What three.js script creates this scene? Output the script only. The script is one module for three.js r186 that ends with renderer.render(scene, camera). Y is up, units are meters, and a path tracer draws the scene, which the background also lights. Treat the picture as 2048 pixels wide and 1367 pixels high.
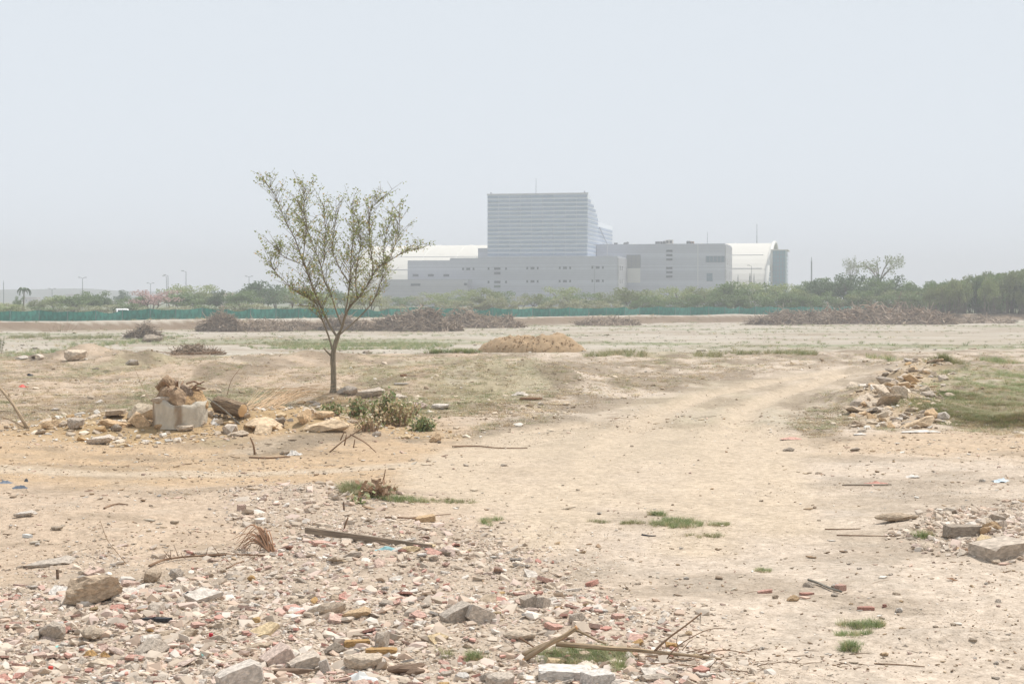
import * as THREE from 'three';
import { ConvexGeometry } from 'three/addons/geometries/ConvexGeometry.js';
import { mergeGeometries, mergeVertices } from 'three/addons/utils/BufferGeometryUtils.js';

// ---------------------------------------------------------------- camera, sky, sun, haze
const F = 3247, HORIZON = 595, EYE = 2.0;               // focal length and horizon in pixels of the 2048 x 1367 photograph
const PITCH = Math.atan((683.5 - HORIZON) / F);
const scene = new THREE.Scene();
const camera = new THREE.PerspectiveCamera(2 * Math.atan(683.5 / F) * 180 / Math.PI, 2048 / 1367, 0.1, 9000);
camera.position.set(0, EYE, 0);
camera.rotation.x = -PITCH;
const renderer = new THREE.WebGLRenderer({ antialias: true });
renderer.setSize(1024, 683);
renderer.toneMapping = THREE.LinearToneMapping;
renderer.toneMappingExposure = 1.2;
renderer.shadowMap.enabled = true;
{
  const W = 64, Hh = 256, d = new Float32Array(W * Hh * 4);   // hazy white sky: pale grey at the horizon, a little bluer overhead
  for (let j = 0; j < Hh; j++) for (let i = 0; i < W; i++) {
    const el = Math.max(0, ((j + 0.5) / Hh - 0.5) * 2), t = Math.exp(-el * 90 / 7), o = (j * W + i) * 4;
    d[o] = 0.615 + 0.12 * t; d[o + 1] = 0.665 + 0.125 * t; d[o + 2] = 0.72 + 0.13 * t; d[o + 3] = 1;
  }
  const t = new THREE.DataTexture(d, W, Hh, THREE.RGBAFormat, THREE.FloatType);
  t.mapping = THREE.EquirectangularReflectionMapping; t.magFilter = THREE.LinearFilter; t.minFilter = THREE.LinearFilter; t.needsUpdate = true;
  scene.background = t; scene.environment = t;
}
const sun = new THREE.DirectionalLight(new THREE.Color(1.0, 0.96, 0.905), 3.9);
sun.position.set(0.33 * 400, 0.88 * 400, -0.30 * 400 - 100); sun.target.position.set(0, 0, -100);
sun.castShadow = true; sun.shadow.radius = 3; sun.shadow.mapSize.set(4096, 4096);
Object.assign(sun.shadow.camera, { left: -200, right: 200, top: 200, bottom: -600, near: 1, far: 1500 });
scene.add(sun, sun.target);
scene.fog = new THREE.FogExp2(new THREE.Color(0.985, 0.99, 1.0), 0.00092);

// ---------------------------------------------------------------- helpers
function rng(seed) { let a = seed >>> 0; return () => { a = (a + 0x6D2B79F5) >>> 0; let t = Math.imul(a ^ (a >>> 15), 1 | a); t = (t + Math.imul(t ^ (t >>> 7), 61 | t)) ^ t; return ((t ^ (t >>> 14)) >>> 0) / 4294967296; }; }
const R0 = rng(7);
const rand = (a = 0, b = 1, r = R0) => a + (b - a) * r();
const pick = (list, r = R0) => list[Math.floor(r() * list.length)];
function hash2(i, j) { let h = Math.imul(i, 374761393) + Math.imul(j, 668265263) | 0; h = Math.imul(h ^ (h >>> 13), 1274126177); return ((h ^ (h >>> 16)) >>> 0) / 4294967296; }
function vnoise(x, y) { const i = Math.floor(x), j = Math.floor(y); let u = x - i, v = y - j; u = u * u * (3 - 2 * u); v = v * v * (3 - 2 * v);
  const a = hash2(i, j), b = hash2(i + 1, j), c = hash2(i, j + 1), e = hash2(i + 1, j + 1); return (a + (b - a) * u) * (1 - v) + (c + (e - c) * u) * v; }
function fbm(x, y, n = 4) { let s = 0, a = 0.5, t = 0; { const q = x * 0.82 - y * 0.57; y = x * 0.57 + y * 0.82; x = q; } for (let k = 0; k < n; k++) { s += a * vnoise(x + k * 17.3, y - k * 9.7); t += a; a *= 0.5; const q = x * 1.62 - y * 1.22 + 3.1; y = x * 1.22 + y * 1.62 - 1.7; x = q; } return s / t; }
function noise3(x, y, z) { return (vnoise(x + z * 0.71, y + z * 1.37) + vnoise(y + 31.7 - x * 0.63, z + 11.3 + x * 0.4) + vnoise(z - 5.1 + y * 0.5, x + 7.7)) / 3; }
const clamp = (x, a = 0, b = 1) => Math.min(b, Math.max(a, x));
const smooth = (a, b, x) => { const t = clamp((x - a) / (b - a)); return t * t * (3 - 2 * t); };
const lin = c => { c /= 255; return c <= 0.04045 ? c / 12.92 : Math.pow((c + 0.055) / 1.055, 2.4); };
const rgb = (r, g, b) => new THREE.Color().setRGB(lin(r), lin(g), lin(b));         // an albedo given in 0..255 sRGB steps
const V = (x, y, z) => new THREE.Vector3(x, y, z);
const names = new Map();
function numbered(name) { const n = names.get(name) ?? 0; names.set(name, n + 1); return n ? `${name}_${String(n).padStart(3, '0')}` : name; }
function shade(o) { o.traverse(c => { if (c.isMesh) { c.castShadow = true; c.receiveShadow = true; } }); return o; }
function tag(o, label, category, group, kind) { if (label) o.userData.label = label; if (category) o.userData.category = category; if (group) o.userData.group = group; if (kind) o.userData.kind = kind; return o; }
function part(name, geometry, material, parent, kind) { const m = new THREE.Mesh(geometry, material); m.name = name; m.castShadow = m.receiveShadow = true; if (kind) m.userData.kind = kind; parent.add(m); return m; }
function thing(name, label, category, group, p = [0, 0, 0], turn = 0) { const g = new THREE.Group(); g.name = numbered(name); g.position.set(...p); g.rotation.y = turn; scene.add(g); return tag(g, label, category, group); }
function solo(name, geometry, material, label, category, group, kind) { const m = new THREE.Mesh(geometry, material); m.name = numbered(name); m.castShadow = m.receiveShadow = true; scene.add(m); return tag(m, label, category, group, kind); }
function boxUV(g, s = 1) {                                  // uv in metres from the face's dominant axis
  if (g.index) g = g.toNonIndexed();
  const p = g.attributes.position, uv = new Float32Array(p.count * 2), a = V(), b = V(), c = V();
  for (let i = 0; i < p.count; i += 3) {
    a.fromBufferAttribute(p, i); b.fromBufferAttribute(p, i + 1); c.fromBufferAttribute(p, i + 2);
    const n = b.clone().sub(a).cross(c.clone().sub(a)); const ax = Math.abs(n.x), ay = Math.abs(n.y), az = Math.abs(n.z);
    [a, b, c].forEach((q, k) => { const [u, v] = ay >= ax && ay >= az ? [q.x, q.z] : ax >= az ? [q.z, q.y] : [q.x, q.y]; uv[(i + k) * 2] = u * s; uv[(i + k) * 2 + 1] = v * s; });
  }
  g.setAttribute('uv', new THREE.BufferAttribute(uv, 2)); return g;
}
const box = (w, h, d, x = 0, y = 0, z = 0) => boxUV(new THREE.BoxGeometry(w, h, d).translate(x, y, z));
const boxBetween = (x0, x1, y0, y1, z0, z1) => box(x1 - x0, y1 - y0, z1 - z0, (x0 + x1) / 2, (y0 + y1) / 2, (z0 + z1) / 2);
// a tapered tube through points with radii
function limb(pts, radii, sides = 6, wobble = 0) {
  const n = pts.length, pos = [], uv = [], idx = []; let up = V(0.31, 0.2, 0.93), len = 0;
  for (let i = 0; i < n; i++) {
    const t = pts[Math.min(n - 1, i + 1)].clone().sub(pts[Math.max(0, i - 1)]).normalize();
    const side = up.clone().cross(t); if (side.lengthSq() < 1e-6) side.set(1, 0, 0); side.normalize(); up = t.clone().cross(side);
    if (i) len += pts[i].distanceTo(pts[i - 1]);
    for (let k = 0; k <= sides; k++) {
      const a = k / sides * Math.PI * 2, r = radii[i] * (1 + wobble * (hash2(i * 7 + 3, (k % sides) * 13 + n) - 0.5)), c = Math.cos(a) * r, s = Math.sin(a) * r;
      pos.push(pts[i].x + side.x * c + up.x * s, pts[i].y + side.y * c + up.y * s, pts[i].z + side.z * c + up.z * s); uv.push(k / sides * Math.max(0.1, radii[0] * 6), len);
    }
  }
  const w = sides + 1;
  for (let i = 0; i < n - 1; i++) for (let k = 0; k < sides; k++) { const a = i * w + k, b = a + 1, c = a + w, e = c + 1; idx.push(a, b, c, b, e, c); }
  for (const [row, flip] of [[0, 1], [n - 1, 0]]) { const c = pos.length / 3; pos.push(pts[row].x, pts[row].y, pts[row].z); uv.push(0, 0); for (let k = 0; k < sides; k++) { const a = row * w + k, b = a + 1; flip ? idx.push(c, b, a) : idx.push(c, a, b); } }
  const g = new THREE.BufferGeometry(); g.setAttribute('position', new THREE.Float32BufferAttribute(pos, 3)); g.setAttribute('uv', new THREE.Float32BufferAttribute(uv, 2)); g.setIndex(idx); g.computeVertexNormals(); return g;
}
function curved(pts, seg) { const c = new THREE.CatmullRomCurve3(pts); return c.getPoints(seg ?? pts.length * 3); }
function branch(pts, r0, r1, sides = 6, wob = 0.1) { const p = curved(pts); return limb(p, p.map((_, i) => r0 + (r1 - r0) * i / (p.length - 1)), sides, wob); }
// thin three-sided stick (for tangles)
function stick(a, b, r, bend = 0, r1 = r * 0.5) { const m = a.clone().add(b).multiplyScalar(0.5); m.y += bend; return limb([a, m, b], [r, (r + r1) / 2, r1], 3); }
function plain(g) { const o = g.index ? g.toNonIndexed() : g; for (const k of Object.keys(o.attributes)) if (!['position', 'normal', 'uv'].includes(k)) o.deleteAttribute(k); return o; }
const merged = list => mergeGeometries(list.map(plain));

// ---------------------------------------------------------------- terrain
const pathDist = (pts, x, z) => { let best = 1e9; for (let i = 0; i < pts.length - 1; i++) { const [ax, az] = pts[i], [bx, bz] = pts[i + 1], dx = bx - ax, dz = bz - az, t = clamp(((x - ax) * dx + (z - az) * dz) / (dx * dx + dz * dz)); best = Math.min(best, Math.hypot(x - ax - dx * t, z - az - dz * t)); } return best; };
const flat = (px, py) => { const d = EYE * F / (py - HORIZON); return [(px - 1024) / F * d, -d]; };   // a spot on the level plateau
const bankFoot = x => 246.7 + 0.74 * Math.min(x, 68);
const bank = (x, d) => (d - bankFoot(x)) * 0.804;
// [x, z, half width, half depth, height]
const M = (px, py, rx, rz, h) => { const [x, z] = flat(px, py); return [x, z, rx, rz, h]; };
const mounds = [
  M(1000, 762, 1.9, 2.0, 0.4), M(890, 772, 1.5, 1.8, 0.22), M(1100, 768, 1.4, 1.6, 0.16), M(800, 752, 2.0, 2.0, 0.16), M(420, 745, 1.6, 2.5, 0.25), M(265, 725, 1.1, 1.4, 0.35), M(180, 712, 1.7, 1.6, 0.42), M(600, 720, 2.5, 2.5, 0.2),
  M(250, 850, 1.5, 0.7, 0.16), M(300, 862, 0.9, 0.45, 0.13), M(455, 858, 0.8, 0.5, 0.2), M(585, 854, 0.7, 0.5, 0.2), M(655, 862, 0.7, 0.45, 0.16), M(150, 866, 0.7, 0.4, 0.1), M(500, 1000, 0.5, 0.5, 0.06), M(640, 1000, 0.6, 0.5, 0.07), M(560, 845, 1.2, 0.7, 0.2), M(380, 846, 1.3, 0.6, 0.12), M(690, 800, 0.8, 1.4, 0.14), M(760, 820, 0.9, 1.0, 0.1), M(100, 860, 0.6, 0.5, 0.08),
  M(1770, 815, 0.85, 2.6, 0.3), M(1830, 775, 0.9, 3.5, 0.38), M(1860, 745, 1.2, 3.5, 0.3), M(1965, 850, 1.3, 1.3, -0.06), M(2040, 842, 0.6, 0.5, 0.12),
  M(300, 1085, 1.0, 0.9, 0.07), M(200, 1030, 1.0, 1.2, 0.09), M(600, 1010, 1.0, 1.0, 0.07), M(150, 1230, 1.2, 0.6, 0.07), M(600, 1250, 1.5, 0.7, 0.08), M(950, 1250, 0.8, 0.6, 0.08), M(750, 1120, 1.2, 0.9, 0.07),
  M(1950, 1075, 0.7, 1.2, 0.12), M(1830, 1285, 0.7, 0.14, 0.05), M(1990, 1300, 0.9, 0.12, 0.05), M(1710, 1285, 0.28, 0.35, -0.02),
];
const tracks = [[[1060, 1100], [1130, 1000], [1220, 890], [1330, 825], [1420, 788], [1540, 765], [1640, 750], [1690, 743]].map(p => flat(...p)),
  [[1400, 1100], [1420, 1000], [1455, 880], [1495, 818], [1570, 786], [1660, 762], [1700, 748], [1665, 738], [1560, 735]].map(p => flat(...p)),
  [[870, 985], [860, 940], [920, 900], [1040, 868], [1180, 850]].map(p => flat(...p)), [[950, 1000], [930, 945], [990, 905], [1100, 872]].map(p => flat(...p)),
  [[1560, 1060], [1560, 960], [1530, 880], [1510, 850]].map(p => flat(...p)), [[-100, 935], [300, 945], [650, 940], [860, 925]].map(p => flat(...p))];
const trackway = [[1230, 900], [1290, 868], [1400, 812], [1500, 782], [1620, 760], [1700, 747]].map(p => flat(...p));
function H(x, z) {
  const d = -z, drop = smooth(50, 118, d + 8 * (vnoise(x * 0.07 + 3, 2.2) - 0.5) - clamp(x * 0.15, -3, 5));
  let h = -2.2 * drop;
  const cx = (x - 1.6) / 2.6, cz = (d - 18) / 6.5, onTrack = d > 18 && d < 60 ? smooth(2.0, 1.2, pathDist(trackway, x, z)) : 0, calm = 1 - 0.85 * Math.max(onTrack, smooth(1.3, 0.6, cx * cx + cz * cz));   // the driven road is smoother
  if (d < 140) {
    h += (fbm(x * 0.33, z * 0.33, 3) - 0.5) * 0.16 * smooth(4, 14, d) * (0.4 + 0.6 * calm) + (fbm(x * 2.1 + 9, z * 2.1, 3) - 0.5) * 0.036 * calm + (fbm(x * 0.9 + 60, z * 0.9, 3) - 0.5) * 0.22 * smooth(24, 32, d) * (1 - onTrack);
    if (d < 30) h += (fbm(x * 9, z * 9 + 4, 2) - 0.5) * 0.02 * calm;
    for (const [mx, mz, rx, rz, mh] of mounds) { const a = (x - mx) / rx, b = (z - mz) / rz, q = a * a + b * b; if (q < 6) h += mh * Math.exp(-q) * (0.75 + 0.5 * vnoise(x * 3, z * 3)); }
    if (d > 10 && d < 60) for (const t of tracks) { const e = pathDist(t, x, z); if (e < 0.7) h += smooth(20, 27, d) * (-0.06 * Math.exp(-e * e / 0.05)) + smooth(20, 27, d) * 0.03 * Math.exp(-(e - 0.42) * (e - 0.42) / 0.02); }
  } else {
    h += (fbm(x * 0.11, z * 0.07, 3) - 0.5) * 0.3 * (d < 300 ? 1 : 0.4);
    const s = bank(x, d);
    h += 1.2 * smooth(0, 3.6, s + 1.6 * (vnoise(x * 0.13, 8.1) - 0.5)) + (s > -2 && s < 5 ? (fbm(x * 0.5, z * 0.5, 2) - 0.5) * 0.3 * smooth(5, 1, s) : 0);
  }
  return h * 1;
}
// where the view through a photo pixel meets the terrain
const cosP = Math.cos(PITCH), sinP = Math.sin(PITCH);
function ray(px, py) { const x = (px - 1024) / F, y = (683.5 - py) / F; return [x, y * cosP - sinP, -(cosP + y * sinP)]; }
function ground(px, py, far = 400) {
  const [rx, ry, rz] = ray(px, py); let t0 = 4;
  for (let t = 4; t < far; t *= 1.004) { if (EYE + ry * t < H(rx * t, rz * t)) { let lo = t0, hi = t; for (let k = 0; k < 12; k++) { const m = (lo + hi) / 2; EYE + ry * m < H(rx * m, rz * m) ? hi = m : lo = m; } const p = V(rx * hi, 0, rz * hi); p.y = H(p.x, p.z); return p; } t0 = t; }
  const p = V(rx * far, 0, rz * far); p.y = H(p.x, p.z); return p;
}
const spot = (px, depth, lift = 0) => { const x = (px - 1024) / F * depth; return V(x, H(x, -depth) + lift, -depth); };
const above = (px, py, base) => { const g = ground(px, base), dep = -g.z; return V((px - 1024) / F * dep, g.y + (base - py) * dep / F, g.z); };   // a point over a spot of ground
const perPx = p => -p.z / F;                              // metres per photo pixel at that depth
const zone = list => { const w = list.map(p => flat(...p)); return (x, z, soft = 0.3) => {   // 0..1 inside a patch of ground, with a ragged edge
  let inside = false, e = 1e9;
  for (let i = 0, j = w.length - 1; i < w.length; j = i++) { const [ax, az] = w[i], [bx, bz] = w[j]; if ((az > z) !== (bz > z) && x < (bx - ax) * (z - az) / (bz - az) + ax) inside = !inside;
    const dx = bx - ax, dz = bz - az, t = clamp(((x - ax) * dx + (z - az) * dz) / (dx * dx + dz * dz)); e = Math.min(e, Math.hypot(x - ax - dx * t, z - az - dz * t)); }
  return smooth(-soft, soft, (inside ? e : -e) + (fbm(x * 1.3 + 40, z * 1.3, 3) - 0.5) * soft * 2.4); }; };
const zRubble = zone([[-300, 1190], [60, 1165], [200, 1130], [330, 1155], [480, 1085], [640, 1062], [880, 1075], [1010, 1130], [1180, 1180], [1300, 1235], [1420, 1330], [1300, 1500], [1200, 1900], [-600, 1900], [-600, 1300]]);
const zRubbleEast = zone([[1840, 1062], [1950, 1018], [2250, 985], [2300, 1140], [1985, 1120], [1880, 1090]]);
const zRubbleNorth = zone([[470, 995], [560, 978], [680, 975], [745, 1000], [760, 1050], [640, 1062], [540, 1050], [480, 1030]]), zRubbleRoad = zone([[850, 1085], [840, 1050], [930, 1035], [1010, 1060], [1030, 1130], [940, 1110]]);
const zOrange = zone([[-400, 858], [300, 842], [640, 845], [860, 870], [1010, 893], [900, 985], [620, 985], [250, 962], [-400, 965]]);
const zOrangeEast = zone([[1600, 880], [1800, 858], [2300, 850], [2300, 905], [1900, 925], [1640, 915]]);
const zRoad = zone([[900, 1010], [880, 930], [1030, 875], [1290, 858], [1560, 858], [1610, 900], [1640, 1000], [1620, 1050], [1400, 1052], [1150, 1042], [980, 1030]]);
const zLawn = zone([[1880, 852], [1855, 822], [1905, 780], [1895, 752], [2300, 728], [2300, 852], [2020, 846]]);
const zHeap = zone([[1690, 852], [1725, 800], [1770, 770], [1810, 742], [1880, 730], [1910, 742], [1890, 790], [1880, 852], [1790, 860]]);
const zRidge = zone([[60, 872], [90, 835], [300, 832], [450, 826], [640, 800], [870, 840], [880, 870], [700, 862], [450, 872], [250, 890]]);
// ---------------------------------------------------------------- textures and materials
function ptile(x, y, p) { const i = Math.floor(x), j = Math.floor(y); let u = x - i, v = y - j; u = u * u * (3 - 2 * u); v = v * v * (3 - 2 * v); const m = k => ((k % p) + p) % p;
  const a = hash2(m(i), m(j) + 57), b = hash2(m(i + 1), m(j) + 57), c = hash2(m(i), m(j + 1) + 57), e = hash2(m(i + 1), m(j + 1) + 57); return (a + (b - a) * u) * (1 - v) + (c + (e - c) * u) * v; }
function texture(n, fn, repeat, colour = true) {              // fn(u, v) gives 0..1 grey or [r, g, b]
  const d = new Uint8Array(n * n * 4);
  for (let j = 0; j < n; j++) for (let i = 0; i < n; i++) { const c = fn(i / n, j / n), o = (j * n + i) * 4, q = Array.isArray(c) ? c : [c, c, c]; for (let k = 0; k < 3; k++) d[o + k] = clamp(q[k]) * 255; d[o + 3] = 255; }
  const t = new THREE.DataTexture(d, n, n); t.wrapS = t.wrapT = THREE.RepeatWrapping; t.magFilter = THREE.LinearFilter; t.minFilter = THREE.LinearMipmapLinearFilter; t.generateMipmaps = true;
  if (colour) t.colorSpace = THREE.SRGBColorSpace; if (repeat) t.repeat.set(...repeat); t.needsUpdate = true; return t;
}
const oct = (u, v, p, n) => { let s = 0, a = 0.5, t = 0; for (let k = 0; k < n; k++) { s += a * ptile(u * p, v * p, p); t += a; a *= 0.62; p *= 2; } return s / t; };
const soilTex = texture(1024, (u, v) => { const a = oct(u, v, 64, 4), g = ptile(u * 384, v * 384, 384), s = ptile(u * 150 + 3, v * 150, 150); const w = 0.885 + (a - 0.5) * 0.26 + (g - 0.5) * 0.13 - (s > 0.86 ? (s - 0.86) * 2.4 : 0) + (s < 0.1 ? (0.1 - s) * 0.9 : 0); return [w, w - 0.006 + (a - 0.5) * 0.02, w - 0.014 + (a - 0.5) * 0.05]; }, [1 / 2.9, 1 / 2.9]);
const soilBump = texture(1024, (u, v) => 0.5 + (oct(u, v, 70, 4) - 0.5) * 0.9 + (ptile(u * 200, v * 200, 200) > 0.8 ? 0.18 : 0), [1 / 2.9, 1 / 2.9], false);
const stoneTex = texture(512, (u, v) => { const a = oct(u, v, 6, 6), s = ptile(u * 90, v * 90, 90); const w = 0.86 + (a - 0.5) * 0.42 - (s > 0.85 ? (s - 0.85) * 1.6 : 0); return [w, w - 0.01, w - 0.02]; }, [1 / 0.35, 1 / 0.35]);
const stoneBump = texture(512, (u, v) => oct(u, v, 10, 6), [1 / 0.35, 1 / 0.35], false);
const barkTex = texture(256, (u, v) => { const a = oct(u, v * 0.25, 16, 4), b = oct(u, v, 8, 5); return 0.8 + (a - 0.5) * 0.42 + (b - 0.5) * 0.3; }, [5, 1.6]);
const barkBump = texture(256, (u, v) => oct(u, v * 0.25, 16, 5), [5, 1.6], false);
const woodTex = texture(256, (u, v) => { const a = oct(u * 0.125, v, 32, 4), b = oct(u, v, 6, 4); return 0.82 + (a - 0.5) * 0.4 + (b - 0.5) * 0.2; }, [1.2, 5]);
const wallTex = texture(256, (u, v) => { const row = Math.floor(v * 16), y = v * 16 - row, j = hash2(row, 5); return 0.86 + (j - 0.5) * 0.07 - (y < 0.10 ? 0.09 : 0) + (oct(u, v, 8, 3) - 0.5) * 0.04; }, [1 / 9.6, 1 / 9.6]);
const meshTex = texture(256, (u, v) => { const a = oct(u, v * 0.3, 12, 4); return 0.8 + (a - 0.5) * 0.5; }, [0.3, 0.5]);
const mat = (color, o = {}) => new THREE.MeshStandardMaterial({ color, roughness: 0.92, metalness: 0, ...o });
const stoneMat = (r, g, b, o = {}) => mat(rgb(r, g, b), { map: stoneTex, bumpMap: stoneBump, bumpScale: 0.012, ...o });
const K = 1.55;                                              // light that falls on level ground here, so that a seen colour gives its albedo
const seen = (r, g, b) => [lin(r) / K, lin(g) / K, lin(b) / K];
const S = { peach: seen(238, 212, 184), sand: seen(247, 227, 205), orange: seen(234, 200, 158), road: seen(244, 222, 194), drygrass: seen(188, 170, 145), umber: seen(160, 140, 114), olive: seen(176, 172, 126), pale: seen(234, 222, 204), field: seen(222, 208, 186),
  green: seen(150, 164, 108), lawn: seen(166, 164, 116), lawnbrown: seen(176, 156, 120), bank: seen(172, 148, 122), rubble: seen(226, 206, 184), track: seen(228, 208, 180), ochre: seen(216, 182, 130), meadow: seen(150, 156, 118), grey: seen(196, 184, 168) };
const mixc = (a, b, t) => [a[0] + (b[0] - a[0]) * t, a[1] + (b[1] - a[1]) * t, a[2] + (b[2] - a[2]) * t];
function soil(x, z) {
  const d = -z; let c;
  const n1 = fbm(x * 0.5 + 5, z * 0.5, 4), n2 = fbm(x * 2.3, z * 2.3 + 8, 4), n3 = fbm(x * 7 + 1, z * 7, 3);
  if (d < 135) {
    c = mixc(S.peach, S.sand, smooth(-1.5, 1.5, x + (n1 - 0.5) * 3));
    const o = Math.max(zOrange(x, z, 0.9), 0.7 * zOrangeEast(x, z, 0.9)); c = mixc(c, S.orange, o * (0.7 + 0.6 * (n2 - 0.3))); c = mixc(c, S.umber, smooth(0.5, 0.68, fbm(x * 0.7 + 81, z * 1.1 + 4, 4)) * 0.42);
    c = mixc(c, S.grey, smooth(0.55, 0.75, n2) * 0.3);
    const slope = smooth(-1.2, 1.2, d - 24 + (fbm(x * 0.9 + 14, z * 0.35, 4) - 0.5) * 14);      // ragged edge of the dry grassland c = mixc(c, S.drygrass, slope * (0.7 + 0.5 * (n2 - 0.4)));
    c = mixc(c, S.olive, slope * smooth(0.5, 0.68, fbm(x * 0.7 + 11, z * 0.22, 4)) * 0.5 * smooth(4, 0, x - d * 0.1));
    c = mixc(c, S.pale, smooth(0.60, 0.72, fbm(x * 0.9 + 51, z * 0.35, 4)) * 0.3 * slope); c = mixc(c, S.umber, smooth(0.43, 0.6, fbm(x * 1.1 + 23, z * 0.45 + 6, 4)) * 0.7 * slope);
    c = mixc(c, S.road, zRoad(x, z, 1.0) * (0.75 + 0.4 * (n2 - 0.5)));
    if (d > 18 && d < 60) c = mixc(c, S.track, smooth(2.0, 1.1, pathDist(trackway, x, z) + (n2 - 0.5) * 0.9) * 0.5);
    if (d > 9 && d < 60) { let e = 9; for (const t of tracks) e = Math.min(e, pathDist(t, x, z)); c = mixc(c, S.road, smooth(0.5, 0.12, e + (n2 - 0.5) * 0.25) * 0.85); }
    const r = Math.max(zRubble(x, z, 0.5), zRubbleEast(x, z, 0.5), zRubbleNorth(x, z, 0.4) * 0.7, zRubbleRoad(x, z, 0.4) * 0.7); c = mixc(c, S.rubble, r * 0.8);
    c = mixc(c, S.ochre, Math.max(zHeap(x, z, 0.4) * 0.5, zRidge(x, z, 0.6) * 0.75) * (0.5 + 0.9 * n2));
    const l = zLawn(x, z, 0.8); c = mixc(c, mixc(S.lawn, S.lawnbrown, smooth(-1, 1, 29.5 - d + (n1 - 0.5) * 7)), l * clamp(0.5 + 1.2 * (n3 - 0.45) + 0.8 * (n2 - 0.5)));
    const n4 = fbm(x * 23 + 5, z * 11, 2), f = 1 + (n3 - 0.5) * 0.26 + (n2 - 0.5) * 0.12 + (n4 - 0.5) * 0.16; c = c.map(q => q * f);
  }
  if (d >= 50) {
    const s1 = fbm(x * 0.035 + 2, z * 0.13, 4), s2 = fbm(x * 0.12, z * 0.5, 4), s3 = fbm(x * 0.02 + 7, z * 0.10 + 3, 3);
    let q = mixc(S.pale, S.field, smooth(0.42, 0.6, s3)); q = mixc(q, S.green, smooth(0.52, 0.66, s1) * 0.8 * smooth(0.35, 0.6, s2)); q = mixc(q, S.bank, smooth(0.54, 0.68, s2) * 0.6);
    const s = bank(x, d);
    if (s > -6) { q = mixc(q, S.bank, smooth(-2, 0.3, s + (s2 - 0.5) * 3) * smooth(3.6, 2.9, s)); q = mixc(q, S.pale, smooth(2.9, 3.5, s)); q = mixc(q, S.meadow, smooth(-1, 1, s - 12 + (s2 - 0.5) * 6)); }
    const f = 1 + (s2 - 0.5) * 0.25; q = q.map(v => v * f);
    c = d < 135 ? mixc(c, q, smooth(-1.5, 1.5, d - 64 + (fbm(x * 0.35 + 33, z * 0.2, 4) - 0.5) * 22)) : q;                      // the bare field begins at the plateau rim
  }
  return c;
}
// ---------------------------------------------------------------- the ground: one sheet, fine where it is near
{
  const zs = [40, 20, 8, 0, -2, -3.5, -5, -6]; let d = 6.4;
  while (d < 52) { zs.push(-d); d += Math.max(0.028, d * d / 4200); }
  while (d < 125) { zs.push(-d); d += 0.65; }
  while (d < 330) { zs.push(-d); d += 1.1; }
  while (d < 1700) { zs.push(-d); d *= 1.18; }
  zs.push(-1700);
  const us = []; { const n = 360; for (let i = 0; i <= n; i++) us.push(-0.36 + 0.72 * i / n); for (const e of [0.39, 0.44, 0.52, 0.64, 0.82, 1.1, 1.6]) { us.push(e); us.unshift(-e); } }
  const nx = us.length, nz = zs.length, pos = new Float32Array(nx * nz * 3), uv = new Float32Array(nx * nz * 2), col = new Float32Array(nx * nz * 3), idx = new Uint32Array((nx - 1) * (nz - 1) * 6);
  let q = 0;
  for (let j = 0; j < nz; j++) { const z = zs[j], half = Math.max(6, -z); for (let i = 0; i < nx; i++) { const k = j * nx + i, x = us[i] * half + (z > -6 ? us[i] * 6 : 0), y = H(x, z), c = soil(x, z); pos.set([x, y, z], k * 3); uv.set([x, z], k * 2); col.set(c, k * 3); } }
  for (let j = 0; j < nz - 1; j++) for (let i = 0; i < nx - 1; i++) { const a = j * nx + i, b = a + 1, c = a + nx, e = c + 1; idx.set([a, b, c, b, e, c], q); q += 6; }
  const g = new THREE.BufferGeometry(); g.setAttribute('position', new THREE.BufferAttribute(pos, 3)); g.setAttribute('uv', new THREE.BufferAttribute(uv, 2)); g.setAttribute('color', new THREE.BufferAttribute(col, 3)); g.setIndex(new THREE.BufferAttribute(idx, 1)); g.computeVertexNormals();
  const m = new THREE.MeshStandardMaterial({ vertexColors: true, map: soilTex, bumpMap: soilBump, bumpScale: 0.012, roughness: 0.97 });
  solo('ground', g, m, 'dusty sandy ground of the cleared site', 'ground', null, 'structure');
  console.log('ground', nx * nz, idx.length / 3);
}
{ // faint hills far to the west and north
  const n = 160, pos = [], idx = [];
  for (let i = 0; i <= n; i++) { const a = -0.62 + 1.1 * i / n, d = 1350 + 120 * Math.sin(i * 0.11), x = Math.tan(a) * d, h = 1.5 + 11 * fbm(i * 0.06 + 4, 1.5, 4) * smooth(-0.02, -0.16, a) + 2.5 * fbm(i * 0.2, 7, 3);
    for (const [k, dy] of [[0, 0], [0.12, 0.72], [0.25, 1], [0.6, 0]]) pos.push(x * (1 + k * 0.5), -2 + dy * h, -d * (1 + k * 0.5)); }
  for (let i = 0; i < n; i++) for (let k = 0; k < 3; k++) { const a = i * 4 + k, b = a + 1, c = a + 4, e = c + 1; idx.push(a, c, b, b, c, e); }
  const g = new THREE.BufferGeometry(); g.setAttribute('position', new THREE.Float32BufferAttribute(pos, 3)); g.setIndex(idx); g.computeVertexNormals();
  solo('hills', g, mat(new THREE.Color(0.10, 0.12, 0.09)), 'low hazy hills along the skyline', 'hills', null, 'structure');
}
// ---------------------------------------------------------------- the auditorium behind the trees
const BT = -12 * Math.PI / 180, BO = V(-8.45, -1.05, -560), bc = Math.cos(BT), bs = Math.sin(BT);
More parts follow.
